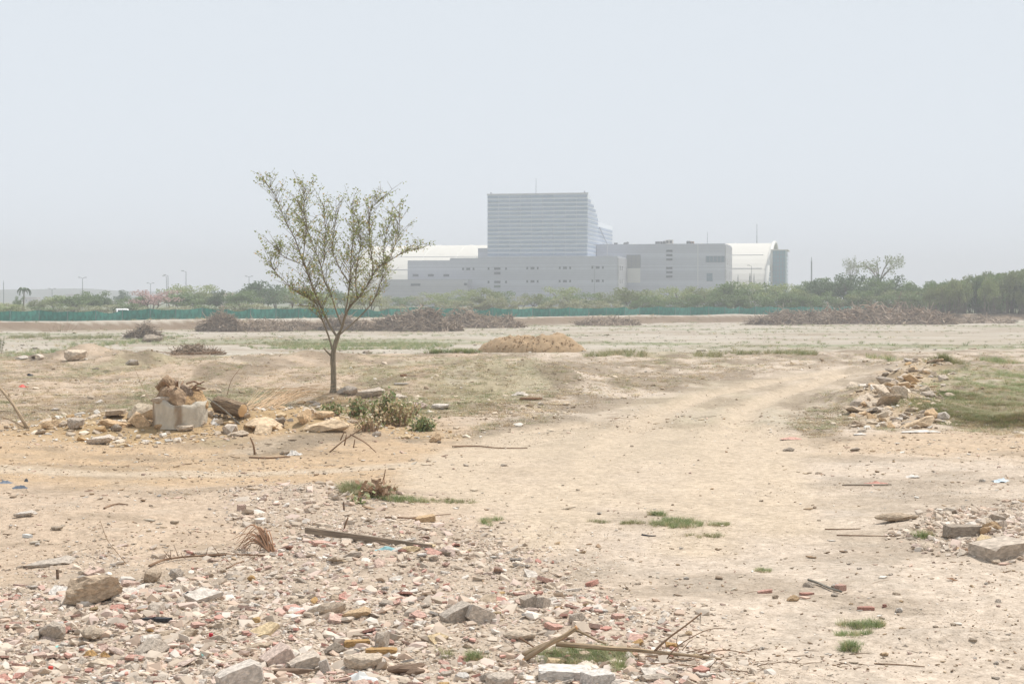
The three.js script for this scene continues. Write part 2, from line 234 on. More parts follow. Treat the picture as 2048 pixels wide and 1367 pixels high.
// on the building's own upright plane z = w: [along, up] of the point that the view through a photo pixel meets
function onPlane(px, py, w) { const [rx, ry, rz] = ray(px, py), nx = bs, nz = bc; const t = (BO.x * nx + BO.z * nz + w) / (rx * nx + rz * nz); const x = rx * t - BO.x, z = rz * t - BO.z; return [x * bc - z * bs, EYE + ry * t - BO.y]; }
const U = (px, w) => onPlane(px, 500, w)[0], Y = (px, py, w) => onPlane(px, py, w)[1];
{
  const wall = mat(rgb(214, 217, 225), { map: wallTex, roughness: 0.85 }), wallPale = mat(rgb(200, 200, 202), { map: wallTex, roughness: 0.85 }), strip = mat(rgb(226, 230, 234), { roughness: 0.6 }), panelM = [mat(rgb(156, 170, 188), { roughness: 0.5 }), mat(rgb(162, 175, 192), { roughness: 0.5 }), mat(rgb(150, 165, 183), { roughness: 0.5 })];
  const glass = mat(rgb(52, 58, 68), { roughness: 0.12 }), frameM = mat(rgb(120, 126, 132), { roughness: 0.6 }), greenGlass = mat(rgb(84, 112, 124), { roughness: 0.12 }), white = mat(rgb(216, 214, 206), { roughness: 0.7 }), coping = mat(rgb(200, 200, 200));
  const b = thing('auditorium_building', 'grey auditorium building with tall banded stage tower and stepped lower wings', 'building', null, BO.toArray(), BT);
  // stage tower: side profile swept along the front
  const L = U(1175, 0), top = Y(1075, 388, 0), D1 = 22.6, back = Y(1196, 432, -D1), low = Y(1196, 443.5, -D1 - 0.5);
  const prof = t => top - (top - back) * (0.7 * t + 0.3 * t ** 4);
  { const s = new THREE.Shape(); s.moveTo(0, 0); s.lineTo(D1, 0); for (let k = 12; k >= 0; k--) s.lineTo(D1 * k / 12, prof(k / 12)); s.closePath();
    const g = new THREE.ExtrudeGeometry(s, { depth: L, bevelEnabled: false }); g.rotateY(Math.PI / 2);       // shape x to -z, depth to +x
    const tower = part('tower', boxUV(g), strip, b);
    const rows = 15, y0 = Y(1075, 512, 0), ph = (top - y0) / rows, cols = 9, cw = L / cols, hgt = ph * 0.62;
    const pg = box(cw - 0.16, hgt, 0.24);
    for (let r = 0; r < rows; r++) {
      for (let c = 0; c < cols; c++) { const m = part('cladding_panel', pg, panelM[Math.floor(hash2(r, c) * 3)], tower); m.position.set((c + 0.5) * cw, y0 + (r + 0.42) * ph, 0.1); }
      const yc = y0 + (r + 0.42) * ph + hgt / 2; let len = D1; for (let t = 0; t <= 1; t += 0.02) if (prof(t) < yc + 0.4) { len = D1 * t; break; }
      if (len > 1.5) part('cladding_band', boxBetween(L - 0.02, L + 0.12, yc - hgt, yc, -len + 0.25, -0.1), panelM[r % 3], tower);
    }
    part('coping', boxBetween(-0.2, L + 0.2, top - 0.05, top + 0.3, -0.9, 0.26), coping, tower);
    part('parapet_light', boxBetween(1.0, 1.3, top + 0.3, top + 0.9, -0.5, -0.2), frameM, tower); part('parapet_light', boxBetween(L - 1.2, L - 0.9, top + 0.3, top + 0.9, -0.5, -0.2), frameM, tower);
    part('rear_block', boxBetween(2, L - 0.06, 0, low, -D1 - 35, -D1 - 0.02), strip, b);
    for (let r = 0; r < 12; r++) { const yc = y0 + (r + 0.42) * ph; if (yc + hgt / 2 < low - 0.3) part('cladding_band', boxBetween(L - 0.08, L + 0.06, yc - hgt / 2, yc + hgt / 2, -D1 - 34.8, -D1 - 0.3), panelM[r % 3], b); }
    part('stair_rail', limb([V(L + 0.5, Y(1205, 487, -30), -42), V(L + 0.4, Y(1197, 455, -24), -24)], [0.16, 0.16], 4), frameM, b);
    part('lightning_rod', limb([V(U(1072, -6), top - 2, -6), V(U(1072, -6), Y(1072, 356, -6), -6)], [0.12, 0.06], 5), frameM, b);
  }
  // lower wings
  const w1 = 3, a0 = U(815, w1), a1 = U(900, w1), a2 = U(1235, w1), back1 = -19;
  const hA = Y(857, 520.5, w1), hB = Y(1100, 512.5, w1), hB0 = Y(928, 515.5, w1);
  const wingA = part('wing', boxBetween(a0, a1, 0, hA, back1, w1), wall, b), a15 = U(956, w1), wingB0 = part('wing', boxBetween(a1, a15, 0, hB0, back1, w1 + 0.01), wall, b), wingB = part('wing', boxBetween(a15, a2, 0, hB, back1, w1), wall, b);
  part('step_block', boxBetween(U(956, -0.5), -0.03, hB - 0.5, Y(966, 496, -0.5), -18, -0.5), wall, b);
  const wallSide = part('end_wall', boxBetween(a2 + 0.005, a2 + 0.35, 0, hB - 0.6, back1 + 0.2, w1 - 0.3), wallPale, b);
  const lo = 9, lowWall = part('low_block', boxBetween(U(765, lo), U(935, lo), 0, Y(850, 558.5, lo), w1 + 0.03, lo), wallPale, b);
  // right wing
  const w2 = back1 - 0.03, r0 = L + 0.15, r1 = U(1450, w2), hR = Y(1400, 487, w2), right = part('wing', boxBetween(r0, r1, 0, hR, w2 - 30, w2), wall, b);
  part('end_wall', boxBetween(r1 + 0.005, r1 + 0.3, 0, hR - 0.5, w2 - 29.8, w2 - 0.3), wallPale, b);
  for (const px of [1215, 1396]) part('wall_joint', boxBetween(U(px, w2) - 0.18, U(px, w2) + 0.18, 0.3, hR - 0.2, w2 - 0.1, w2 + 0.1), coping, b);
  part('recessed_door', boxBetween(U(1254, w2), U(1281, w2), Y(1267, 535, w2), Y(1267, 510, w2), w2 - 0.2, w2 + 0.12), mat(rgb(140, 142, 138)), b);
  const rd = b.children[b.children.length - 1];
  for (const px of [1254, 1263.5, 1272, 1281]) part('mullion', boxBetween(U(px, w2) - 0.1, U(px, w2) + 0.1, Y(1267, 535, w2), Y(1267, 510, w2), w2 + 0.1, w2 + 0.24), frameM, rd);
  for (const py of [510, 522, 535]) part('mullion', boxBetween(U(1254, w2), U(1281, w2), Y(1267, py, w2) - 0.1, Y(1267, py, w2) + 0.1, w2 + 0.11, w2 + 0.23), frameM, rd);
  part('white_panel', boxBetween(U(1255, w2), U(1281, w2), Y(1267, 565, w2), Y(1267, 535.8, w2), w2 - 0.2, w2 + 0.1), white, b);
  // windows: [x, y, width, height] in photo pixels on a plane
  function window_(px, py, pw, phh, w, parent, m = glass) { const x0 = U(px - pw / 2, w), x1 = U(px + pw / 2, w), y0 = Y(px, py + phh / 2, w), y1 = Y(px, py - phh / 2, w);
    const o = part('window', boxBetween(x0, x1, y0, y1, w - 0.3, w + 0.03), m, parent); part('lintel', boxBetween(x0 - 0.12, x1 + 0.12, y1, y1 + 0.12, w - 0.1, w + 0.1), frameM, parent); part('sill', boxBetween(x0 - 0.12, x1 + 0.12, y0 - 0.12, y0, w - 0.1, w + 0.1), frameM, parent); return o; }
  for (const [cx, y] of [[936.5, 537.5], [994.6, 536.8], [1065, 536], [1130, 535.4], [1195.5, 534.6], [994.6, 563.6], [1065, 562.5], [1130, 562], [1195.5, 561.2]]) { const wide = cx === 994.6; for (const [dx, w] of wide ? [[-17.5, 3.4], [0, 12.5], [17.5, 3.4]] : [[-10.5, 3.4], [0, 7.6], [10.5, 3.4]]) window_(cx + dx, y, w, 3.8, cx < 940 ? w1 + 0.01 : w1, cx < 940 ? wingB0 : wingB); }
  window_(994.6, 546, 12.5, 3.8, w1, wingB); window_(994.6, 572.5, 12.5, 3.6, w1, wingB, mat(rgb(70, 92, 76), { roughness: 0.3 }));
  for (const px of [831, 861.5, 892.5]) window_(px, 550.3, 11.5, 3.6, w1, wingA);
  window_(831, 569, 19, 4, lo, lowWall); window_(931, 568, 6, 4, lo, lowWall);
  for (const py of [501.5, 510, 518.6, 535.7, 544.2, 552.8]) window_(1339, py, 12.3, 3.4, w2, right);
  { const o = window_(1431, 518, 37, 11.5, w2, right, greenGlass); for (let k = 0; k <= 5; k++) { const x = U(1412.5 + 37 * k / 5, w2); part('mullion', boxBetween(x - 0.16, x + 0.16, Y(1431, 523.6, w2), Y(1431, 512.4, w2), w2 + 0.03, w2 + 0.14), frameM, right); } }
  { const o = window_(1419.6, 554, 11.7, 15, w2, right, greenGlass); part('mullion', boxBetween(U(1414, w2), U(1425.2, w2), Y(1419, 554.4, w2), Y(1419, 553.4, w2), w2 + 0.03, w2 + 0.14), frameM, right); }
  // windows on the lit end walls
  for (const [y0, y1] of [[Y(1235, 540, w1), Y(1235, 531, w1)], [Y(1235, 566, w1), Y(1235, 558, w1)]]) for (const z of [-0.5, -5.5]) part('window', boxBetween(a2 + 0.3, a2 + 0.4, y0, y1, z - 1.1, z), glass, wallSide);
  for (const [y0, y1, z] of [[Y(1450, 528, w2), Y(1450, 516, w2), -27], [Y(1450, 528, w2), Y(1450, 516, w2), -35], [Y(1450, 556, w2), Y(1450, 540, w2), -24], [Y(1450, 556, w2), Y(1450, 540, w2), -38], [Y(1450, 523.5, w2), Y(1450, 512.3, w2), -20.4]]) part('window', boxBetween(r1 + 0.25, r1 + 0.36, y0, y1, z - 1.2, z), z === -20.4 ? greenGlass : glass, b);
  part('lightning_rod', limb([V(U(1415, w2 - 12), hR - 0.5, w2 - 12), V(U(1415, w2 - 12), Y(1415, 463, w2 - 12), w2 - 12)], [0.1, 0.05], 5), frameM, b);
  // machines on the roof of the right wing
  const place = (o, px, w) => { const p = V(U(px, w), hR, w).applyAxisAngle(V(0, 1, 0), BT).add(BO); o.position.copy(p); o.rotation.y = BT; return o; };
  const ac = (px, w, wd, h, m, label) => { const o = thing('roof_machine', label, 'air conditioner', 'machines on the flat roof'); place(o, px, w); part('casing', boxBetween(-wd / 2, wd / 2, 0.25, h, -1, 1), m, o); for (const s of [-1, 1]) { part('grille', boxBetween(s * wd * 0.24 - wd * 0.16, s * wd * 0.24 + wd * 0.16, h * 0.3, h * 0.8, 1, 1.05), glass, o); part('foot', boxBetween(s * wd * 0.4 - 0.1, s * wd * 0.4 + 0.1, -0.02, 0.25, -0.9, 0.9), frameM, o); } };
  const grey = mat(rgb(118, 120, 120)), pale = mat(rgb(196, 190, 178)), tan = mat(rgb(170, 138, 112));
  ac(1316, w2 - 5, 1.6, 1.0, grey, 'low dark grey machine on the flat roof beside a white unit'); ac(1323, w2 - 8, 0.8, 1.1, grey, 'narrow dark machine on the flat roof'); ac(1330, w2 - 9, 1.2, 1.3, grey, 'dark cooling unit touching the tall white roof unit'); ac(1339, w2 - 5, 2.6, 1.55, pale, 'tall white air conditioner on the flat roof'); ac(1377, w2 - 5, 1.2, 1.1, grey, 'dark roof machine next to a tan cover'); ac(1384, w2 - 5.4, 1.5, 0.95, tan, 'tan covered machine on the flat roof'); ac(1232, w2 - 6, 1.1, 0.7, grey, 'small dark machine on the roof beside the stage tower');
  for (const [px, h] of [[1250, 1.0], [1255, 1.3]]) { const o = thing('satellite_dish', h > 1.1 ? 'satellite dish on a taller stand on the flat roof' : 'satellite dish on a short stand on the flat roof', 'dish', 'dishes on the flat roof'); place(o, px, w2 - 6); part('stand', limb([V(0, -0.02, 0), V(0, h * 0.6, 0)], [0.08, 0.08], 6), frameM, o); part('dish', new THREE.SphereGeometry(0.75, 12, 6, 0, Math.PI * 2, 0, 0.9).rotateX(1.0).translate(0, h * 0.6 - 0.42, -0.3), grey, o); }

  // vaulted hall behind it
  const v = thing('vaulted_hall', 'white barrel vaulted exhibition hall rising behind the grey auditorium', 'building', null, BO.toArray(), BT);
  const wc = -94, hs = 42, vh = Y(1500, 486.5, wc), uL = U(693, wc + hs), uR = U(1528, wc + hs);
  const arc = (k, out = 0) => { const a = Math.PI * (k / 32); return [wc + Math.cos(a) * (hs + out), Math.sin(a) ** 0.95 * (vh + out)]; };
  const roofM = mat(rgb(208, 204, 194), { roughness: 0.75 }), N = 32;
  { const pos = [], idx = []; for (const [uu, skew] of [[uL, 0], [uR, 1]]) for (const out of [0, -0.8]) for (let k = 0; k <= N; k++) { const [z, y] = arc(k, out); pos.push(uu + skew * 1.5 * Math.sin(Math.PI * k / N), y, z); }
    const w = N + 1, face = (a, b2, c, e) => idx.push(a, b2, c, b2, e, c);
    for (let k = 0; k < N; k++) { face(k, 2 * w + k, k + 1, 2 * w + k + 1); face(w + k + 1, 3 * w + k + 1, w + k, 3 * w + k); face(k + 1, w + k + 1, k, w + k); face(2 * w + k, 3 * w + k, 2 * w + k + 1, 3 * w + k + 1); }
    const g = new THREE.BufferGeometry(); g.setAttribute('position', new THREE.Float32BufferAttribute(pos, 3)); g.setIndex(idx); const gg = g.toNonIndexed(); gg.computeVertexNormals(); part('vault_roof', gg, roofM, v); }
  const vr = v.children[0];
  for (let q = 1; q < 12; q++) { const uu = uL + (uR - uL) * q / 12; part('rib', limb(Array.from({ length: 17 }, (_, k) => { const [z, y] = arc(k * 2, 0.02); return V(uu, y, z); }), Array(17).fill(0.22), 4), white, vr); }
  for (const k of [6, 9]) part('gutter', limb([V(uL + 1, ...arc(k, 0.03).reverse()), V(uR - 1, ...arc(k, 0.03).reverse())], [0.16, 0.16], 4), coping, vr);
  part('rim_arch', limb(Array.from({ length: 33 }, (_, k) => { const [z, y] = arc(k, 0.25); return V(uR + 1.5 * Math.sin(Math.PI * k / N) + 0.4, y, z); }), Array(33).fill(0.75), 6), white, vr);
  { // glazed end wall, set back under the rim
    const s = new THREE.Shape(); for (let k = 0; k <= N; k++) { const [z, y] = arc(k, -1.2); k ? s.lineTo(-z, y) : s.moveTo(-z, y); } s.closePath(); const g = new THREE.ExtrudeGeometry(s, { depth: 0.6, bevelEnabled: false }); g.rotateY(Math.PI / 2); g.translate(uR - 1.5, 0, 0);
    const e = part('end_glazing', boxUV(g), mat(rgb(140, 162, 180), { roughness: 0.25 }), v);
    for (let y = 2.5; y < vh - 2; y += 2.2) { const q = hs * Math.sqrt(Math.max(0, 1 - (y / vh) ** 2.3)) - 1.6; if (q > 2) part('transom', boxBetween(uR - 0.9, uR - 0.72, y - 0.2, y + 0.2, wc - q, wc + q), strip, e); } }
  // glass block at its end
  const gw = -62, g0 = U(1546, gw), g1 = U(1573, gw), gh = Y(1560, 498.5, gw);
  const gt = part('glass_block', boxBetween(g0, g1, 0, gh - 0.4, gw - 16, gw), mat(rgb(112, 154, 164), { roughness: 0.18 }), v);
  for (let y = 1.5; y < gh - 1; y += 1.45) part('transom', merged([boxBetween(g0 - 0.05, g1 + 0.08, y - 0.09, y + 0.09, gw + 0.003, gw + 0.1), boxBetween(g1 + 0.003, g1 + 0.1, y - 0.09, y + 0.09, gw - 16, gw)]), frameM, gt);
  for (let k = 0; k <= 4; k++) { const x = g0 + (g1 - g0) * k / 4; part('mullion', boxBetween(x - 0.09, x + 0.09, 0, gh - 0.45, gw + 0.005, gw + 0.13), frameM, gt); }
  part('corner_panel', boxBetween(g1 - 0.4, g1 + 0.14, 0, gh - 0.3, gw - 0.6, gw + 0.15), mat(rgb(170, 186, 184)), gt); part('edge_panel', boxBetween(g0 - 0.8, g0, 0, gh - 0.3, gw - 2, gw + 0.06), white, gt);
  part('roof_slab', boxBetween(g0 - 0.8, g1 + 0.7, gh - 0.4, gh, gw - 16.5, gw + 0.5), white, gt);
  part('lightning_rod', limb([V(U(1514, wc), vh - 1, wc), V(U(1514, wc), Y(1514, 448, wc), wc)], [0.16, 0.1], 5), frameM, v);
}
// ---------------------------------------------------------------- poles, lamps, far houses, car
const steel = mat(rgb(126, 130, 130), { roughness: 0.6 }), lampHead = mat(rgb(150, 152, 150), { roughness: 0.5 });
function streetLamp(px, topY, depth, heads, label) {
  const p = spot(px, depth), top = EYE + (HORIZON - topY) * depth / F - p.y, o = thing('street_lamp', label, 'lamp post', 'lamp posts beyond the fence', p.toArray());
  part('pole', limb([V(0, -0.1, 0), V(0, top * 0.5, 0), V(0, top, 0)], [0.11, 0.085, 0.06], 6), steel, o);
  for (let k = 0; k < heads; k++) { const s = k ? 1 : -1; part('arm', limb([V(0, top - 0.05, 0), V(s * 0.7, top + 0.18, 0)], [0.045, 0.04], 4), steel, o); part('lamp_head', box(0.55, 0.16, 0.3, s * 0.8, top + 0.2, 0), lampHead, o); }
}
streetLamp(165, 556, 420, 2, 'slim twin-armed street lamp rising over bushy green trees'); streetLamp(104, 578, 460, 2, 'short twin-armed street lamp between two small trees'); streetLamp(301, 567, 470, 2, 'twin-armed street lamp above the pink flowering tree'); streetLamp(333, 553, 430, 1, 'shorter lamp post of a close pair'); streetLamp(336, 551, 400, 1, 'taller lamp post of a close pair'); streetLamp(372, 543, 380, 1, 'tallest single-armed lamp post over the green trees'); streetLamp(498, 553.5, 430, 2, 'twin-armed lamp post beside a dark rounded tree');
streetLamp(1189, 532, 480, 1, 'single lamp post standing before the grey building facade'); streetLamp(1503, 532, 430, 1, 'lamp post standing before the white vaulted roof');
function post(px, y0, depth, r, label) { const p = spot(px, depth), top = EYE + (HORIZON - y0) * depth / F; const o = thing('post', label, 'post', null, p.toArray()); part('shaft', limb([V(0, -0.1, 0), V(0, (top - p.y) * 0.92, 0)], [r, r * 0.9], 6), steel, o); part('cap', limb([V(0, (top - p.y) * 0.92, 0), V(0, top - p.y, 0)], [r * 0.5, r * 0.3], 5), steel, o); }
post(1476, 548, 440, 0.16, 'short thin post before the white vaulted roof'); post(1500, 546, 440, 0.22, 'thick post beside the lamp before the white vault'); post(1508, 547, 445, 0.16, 'thin post right against the lamp post at the white vault'); post(1623, 514, 520, 0.26, 'tall lone pole beyond the trees past the glass block'); post(7, 560, 520, 0.12, 'faint thin mast over the low bush by the palm');
function house(px, y0, y1, wpx, depth, label, c, roofc) { const h = (y1 - y0) * depth / F, w = wpx * depth / F, x = (px - 1024) / F * depth, base = H(x, -depth), wallTop = EYE + (HORIZON - y0) * depth / F; const o = thing('house', label, 'house', 'far houses', [x, base, -depth]);
  part('wall', boxBetween(-w / 2, w / 2, -0.3, wallTop - base, -6, 0), mat(c), o); part('roof', boxBetween(-w / 2 - 0.4, w / 2 + 0.4, wallTop - base, wallTop - base + 0.5, -6.4, 0.4), mat(roofc), o); for (let k = 0; k < 3; k++) { const q = -w * 0.3 + k * w * 0.3; part('window', boxBetween(q - w * 0.06, q + w * 0.06, wallTop - base - 1.9, wallTop - base - 0.8, -0.1, 0.05), steel, o); } }
house(446, 588, 598, 30, 620, 'cream house with flat tan roof seen between trees', rgb(206, 190, 164), rgb(190, 160, 130)); house(113, 602, 610, 22, 520, 'low white house seen between the trees near the palm', rgb(220, 220, 216), rgb(200, 200, 196)); house(222, 604, 610, 30, 560, 'low pale house behind the narrow tree', rgb(205, 200, 192), rgb(180, 170, 160)); house(60, 596, 604, 26, 900, 'faint far house on the hazy skyline', rgb(200, 195, 188), rgb(180, 160, 150)); house(150, 590, 597, 34, 1000, 'faint wide far house on the hazy skyline', rgb(205, 200, 195), rgb(175, 160, 150));
{ // white car parked behind the fence
  const p = spot(244, 231), o = thing('parked_car', 'white car parked behind the green netting fence', 'car', null, p.toArray(), 0.15), paint = mat(rgb(222, 222, 218), { roughness: 0.3 }), dark = mat(rgb(30, 34, 38), { roughness: 0.15 }), tyre = mat(rgb(30, 30, 30));
  const s = new THREE.Shape(); [[-2.1, 0.3], [2.1, 0.3], [2.15, 0.75], [1.2, 0.92], [0.55, 1.42], [-1.2, 1.46], [-1.9, 1.0], [-2.15, 0.9]].forEach(([x, y], i) => i ? s.lineTo(x, y) : s.moveTo(x, y)); s.closePath();
  part('body', new THREE.ExtrudeGeometry(s, { depth: 1.6, bevelEnabled: true, bevelSize: 0.06, bevelThickness: 0.06, bevelSegments: 2 }).translate(0, 0, -0.8).rotateY(-Math.PI / 2 + 0.15), paint, o);
  const body = o.children[0]; part('windscreen', box(1.35, 0.44, 0.06).rotateX(-0.9).translate(0, 1.17, 0.93).rotateY(0.15), dark, body);
  for (const sd of [-1, 1]) { part('side_window', box(0.05, 0.34, 1.5, sd * 0.87, 1.16, -0.35).rotateY(0.15), dark, body); part('headlight', box(0.3, 0.14, 0.1, sd * 0.6, 0.68, 2.18).rotateY(0.15), lampHead, body); for (const z of [-1.3, 1.3]) { const w = part('wheel', new THREE.CylinderGeometry(0.32, 0.32, 0.2, 16).rotateZ(Math.PI / 2).translate(sd * 0.8, 0.3, z).rotateY(0.15), tyre, o); part('rim', new THREE.CylinderGeometry(0.18, 0.18, 0.22, 10).rotateZ(Math.PI / 2).translate(sd * 0.8, 0.3, z).rotateY(0.15), lampHead, w); } }
}
// ---------------------------------------------------------------- green netting fence on the bank
{
  const net = [rgb(62, 152, 134), rgb(82, 166, 150), rgb(54, 142, 126)].map(c => new THREE.MeshPhysicalMaterial({ color: c, map: meshTex, roughness: 0.95, transmission: 0.4, thickness: 0, side: THREE.DoubleSide })), o = thing('netting_fence', 'green shade netting fence along the bank before the trees', 'fence', null, [0, 0, 0]);
  const line = []; for (let x = -96; x <= 77; x += 3.1) { const d = bankFoot(x) + 11.5 + (x > 60 ? (x - 60) * 0.2 : 0), j = hash2(Math.round(x * 10), 4) - 0.5; line.push([x + j * 0.4, -d + j]); }
  line.forEach(([x, z], i) => {
    const y = H(x, z), h = 1.28 + 0.34 * hash2(i, 9);
    part('post', limb([V(x, y - 0.3, z), V(x + 0.03, y + h + 0.06, z)], [0.045, 0.04], 5), steel, o);
    if (i === line.length - 1) return;
    const [x1, z1] = line[i + 1], n = 6, pos = [], uv = [], idx = [], yb = H(x1, z1), h1 = 1.28 + 0.34 * hash2(i + 1, 9), dip = hash2(i, 21) > 0.8 ? 0.4 : 0.14;
    for (let k = 0; k <= n; k++) for (let r = 0; r <= 3; r++) { const t = k / n, b = Math.sin(t * Math.PI); const yy = y + (yb - y) * t, hh = (h + (h1 - h) * t) - dip * b; pos.push(x + (x1 - x) * t, yy - 0.05 + hh * r / 3, z + (z1 - z) * t + (hash2(i * 9 + k, r) - 0.5) * 0.16 * b); uv.push(t * 3.8 + i * 1.7, r / 3 * 1.4); }
    for (let k = 0; k < n; k++) for (let r = 0; r < 3; r++) { const a = k * 4 + r; idx.push(a, a + 4, a + 1, a + 1, a + 4, a + 5); }
    const g = new THREE.BufferGeometry(); g.setAttribute('position', new THREE.Float32BufferAttribute(pos, 3)); g.setAttribute('uv', new THREE.Float32BufferAttribute(uv, 2)); g.setIndex(idx); g.computeVertexNormals(); part('netting_panel', g, net[i % 3], o);
  });
}
// ---------------------------------------------------------------- trees beyond the fence
function leafCloud(blobs, n, size, r, flatness = 1) {         // leaf-sized faces spread through the volume of several clumps
  const pos = new Float32Array(n * 12), nor = new Float32Array(n * 12), idx = new Uint32Array(n * 6), vol = blobs.map(b => b[3] * b[4] * b[3]); const sum = vol.reduce((a, b) => a + b, 0); let q = 0;
  for (let i = 0; i < n; i++) {
    let t = r() * sum, k = 0; while (t > vol[k] && k < blobs.length - 1) t -= vol[k++];
    const [bx, by, bz, rx, ry] = blobs[k], d = V(r() - 0.5, r() - 0.5, r() - 0.5).normalize(), rad = Math.pow(r(), 0.45); const c = V(bx + d.x * rad * rx, by + d.y * rad * ry, bz + d.z * rad * rx);
    const u = V(r() - 0.5, (r() - 0.5) * flatness, r() - 0.5).normalize(), w = V(r() - 0.5, (r() - 0.5) * flatness, r() - 0.5).cross(u).normalize(), s = size * (0.6 + 0.8 * r()), nn = u.clone().cross(w);
    [[-s * 0.5, 0], [0, -s * 0.32], [0, s * 0.32], [s * 0.5, 0]].forEach(([a, b], m) => { const o = (i * 4 + m) * 3; pos[o] = c.x + u.x * a + w.x * b; pos[o + 1] = c.y + u.y * a + w.y * b; pos[o + 2] = c.z + u.z * a + w.z * b; nor[o] = nn.x; nor[o + 1] = nn.y; nor[o + 2] = nn.z; });
    const a = i * 4; idx.set([a, a + 1, a + 2, a + 2, a + 1, a + 3], q); q += 6;
  }
  const g = new THREE.BufferGeometry(); g.setAttribute('position', new THREE.BufferAttribute(pos, 3)); g.setAttribute('normal', new THREE.BufferAttribute(nor, 3)); g.setIndex(new THREE.BufferAttribute(idx, 1)); return g;
}
const leafMat = (r, g, b) => new THREE.MeshPhysicalMaterial({ color: rgb(r, g, b), roughness: 0.95, transmission: 0.35, thickness: 0, side: THREE.DoubleSide });
const trunkFar = mat(rgb(116, 104, 90));
// each kind: unit height 1, unit crown width about 1
function treeShape(seed, style) {
  const r = rng(seed), blobs = [], wood = [];
  const stems = style === 'airy' ? 3 : style === 'umbrella' ? 1 : 2;
  for (let s = 0; s < stems; s++) {
    const a = r() * 6.28, lean = stems > 1 ? 0.12 : 0.02, fork = style === 'umbrella' ? 0.5 : 0.32;
    const p0 = V(Math.cos(a) * 0.02, 0, Math.sin(a) * 0.02), p1 = V(Math.cos(a) * lean, fork, Math.sin(a) * lean); wood.push(limb([p0, p0.clone().lerp(p1, 0.5).add(V(0.01, 0, 0.01)), p1], [0.022, 0.017, 0.014], 5, 0.2));
    const n = style === 'umbrella' ? 13 : 5;
    for (let k = 0; k < n; k++) { const b = a + (k / n) * 6.28 + r(), reach = style === 'umbrella' ? 0.12 + 0.4 * r() : 0.16 + 0.3 * r(), h = style === 'umbrella' ? 0.7 + 0.2 * r() : style === 'shrub' ? 0.3 + 0.55 * r() : 0.42 + 0.45 * r(), e = V(p1.x + Math.cos(b) * reach, h, p1.z + Math.sin(b) * reach); wood.push(limb([p1, p1.clone().lerp(e, 0.5).add(V(0, 0.04, 0)), e], [0.011, 0.008, 0.004], 4)); blobs.push([e.x, e.y, e.z, (0.13 + 0.1 * r()) * (style === 'umbrella' ? 0.75 : 1), style === 'umbrella' ? 0.075 + 0.05 * r() : 0.09 + 0.06 * r()]); if (style !== 'umbrella' && r() > 0.4) blobs.push([e.x * 0.6, e.y * 0.8 + 0.1, e.z * 0.6, 0.12, 0.1]); }
  }
  if (style === 'dense') for (let k = 0; k < 9; k++) { const a = r() * 6.28, q = 0.34 * Math.sqrt(r()); blobs.push([Math.cos(a) * q, 0.35 + 0.5 * r() * (1 - q), Math.sin(a) * q, 0.19, 0.14]); }
  if (style === 'shrub') for (let k = 0; k < 8; k++) { const a = r() * 6.28, q = 0.36 * Math.sqrt(r()); blobs.push([Math.cos(a) * q, 0.18 + 0.35 * r(), Math.sin(a) * q, 0.19, 0.16]); }
  const n = style === 'airy' ? 1700 : style === 'umbrella' ? 1000 : 2300;
  return { crown: leafCloud(blobs, n, style === 'airy' ? 0.042 : style === 'umbrella' ? 0.03 : 0.05, r), wood: merged(wood) };
}
const kinds = { airy: [11, 12, 13, 14].map(s => treeShape(s, 'airy')), dense: [21, 22, 23].map(s => treeShape(s, 'dense')), shrub: [31, 32, 33].map(s => treeShape(s, 'shrub')), umbrella: [41].map(s => treeShape(s, 'umbrella')) };
const greens = { light: leafMat(150, 160, 98), mid: leafMat(110, 130, 72), olive: leafMat(128, 136, 84), dark: leafMat(84, 106, 62), blue: leafMat(108, 126, 104), pink: leafMat(192, 160, 154), dusty: leafMat(158, 158, 116) };
let treeNo = 0;
function tree(name, px, topY, depth, wpx, style, tone, label, group, base) {
  const p = spot(px, depth), hgt = EYE + (HORIZON - topY) * depth / F - p.y, w = wpx * depth / F, k = kinds[style][treeNo++ % kinds[style].length], o = thing(name, label, 'tree', group, [p.x, p.y - 0.05, p.z], hash2(treeNo, 3) * 6.28);
  const sc = [w / (style === 'umbrella' ? 1.0 : 0.95), hgt * 1.1, w / (style === 'umbrella' ? 1.0 : 0.95)];
  part('trunk', k.wood, trunkFar, o).scale.set(...sc); part('crown', k.crown, greens[tone], o, 'stuff').scale.set(...sc); return o;
}
const LB = 'trees beyond the fence';
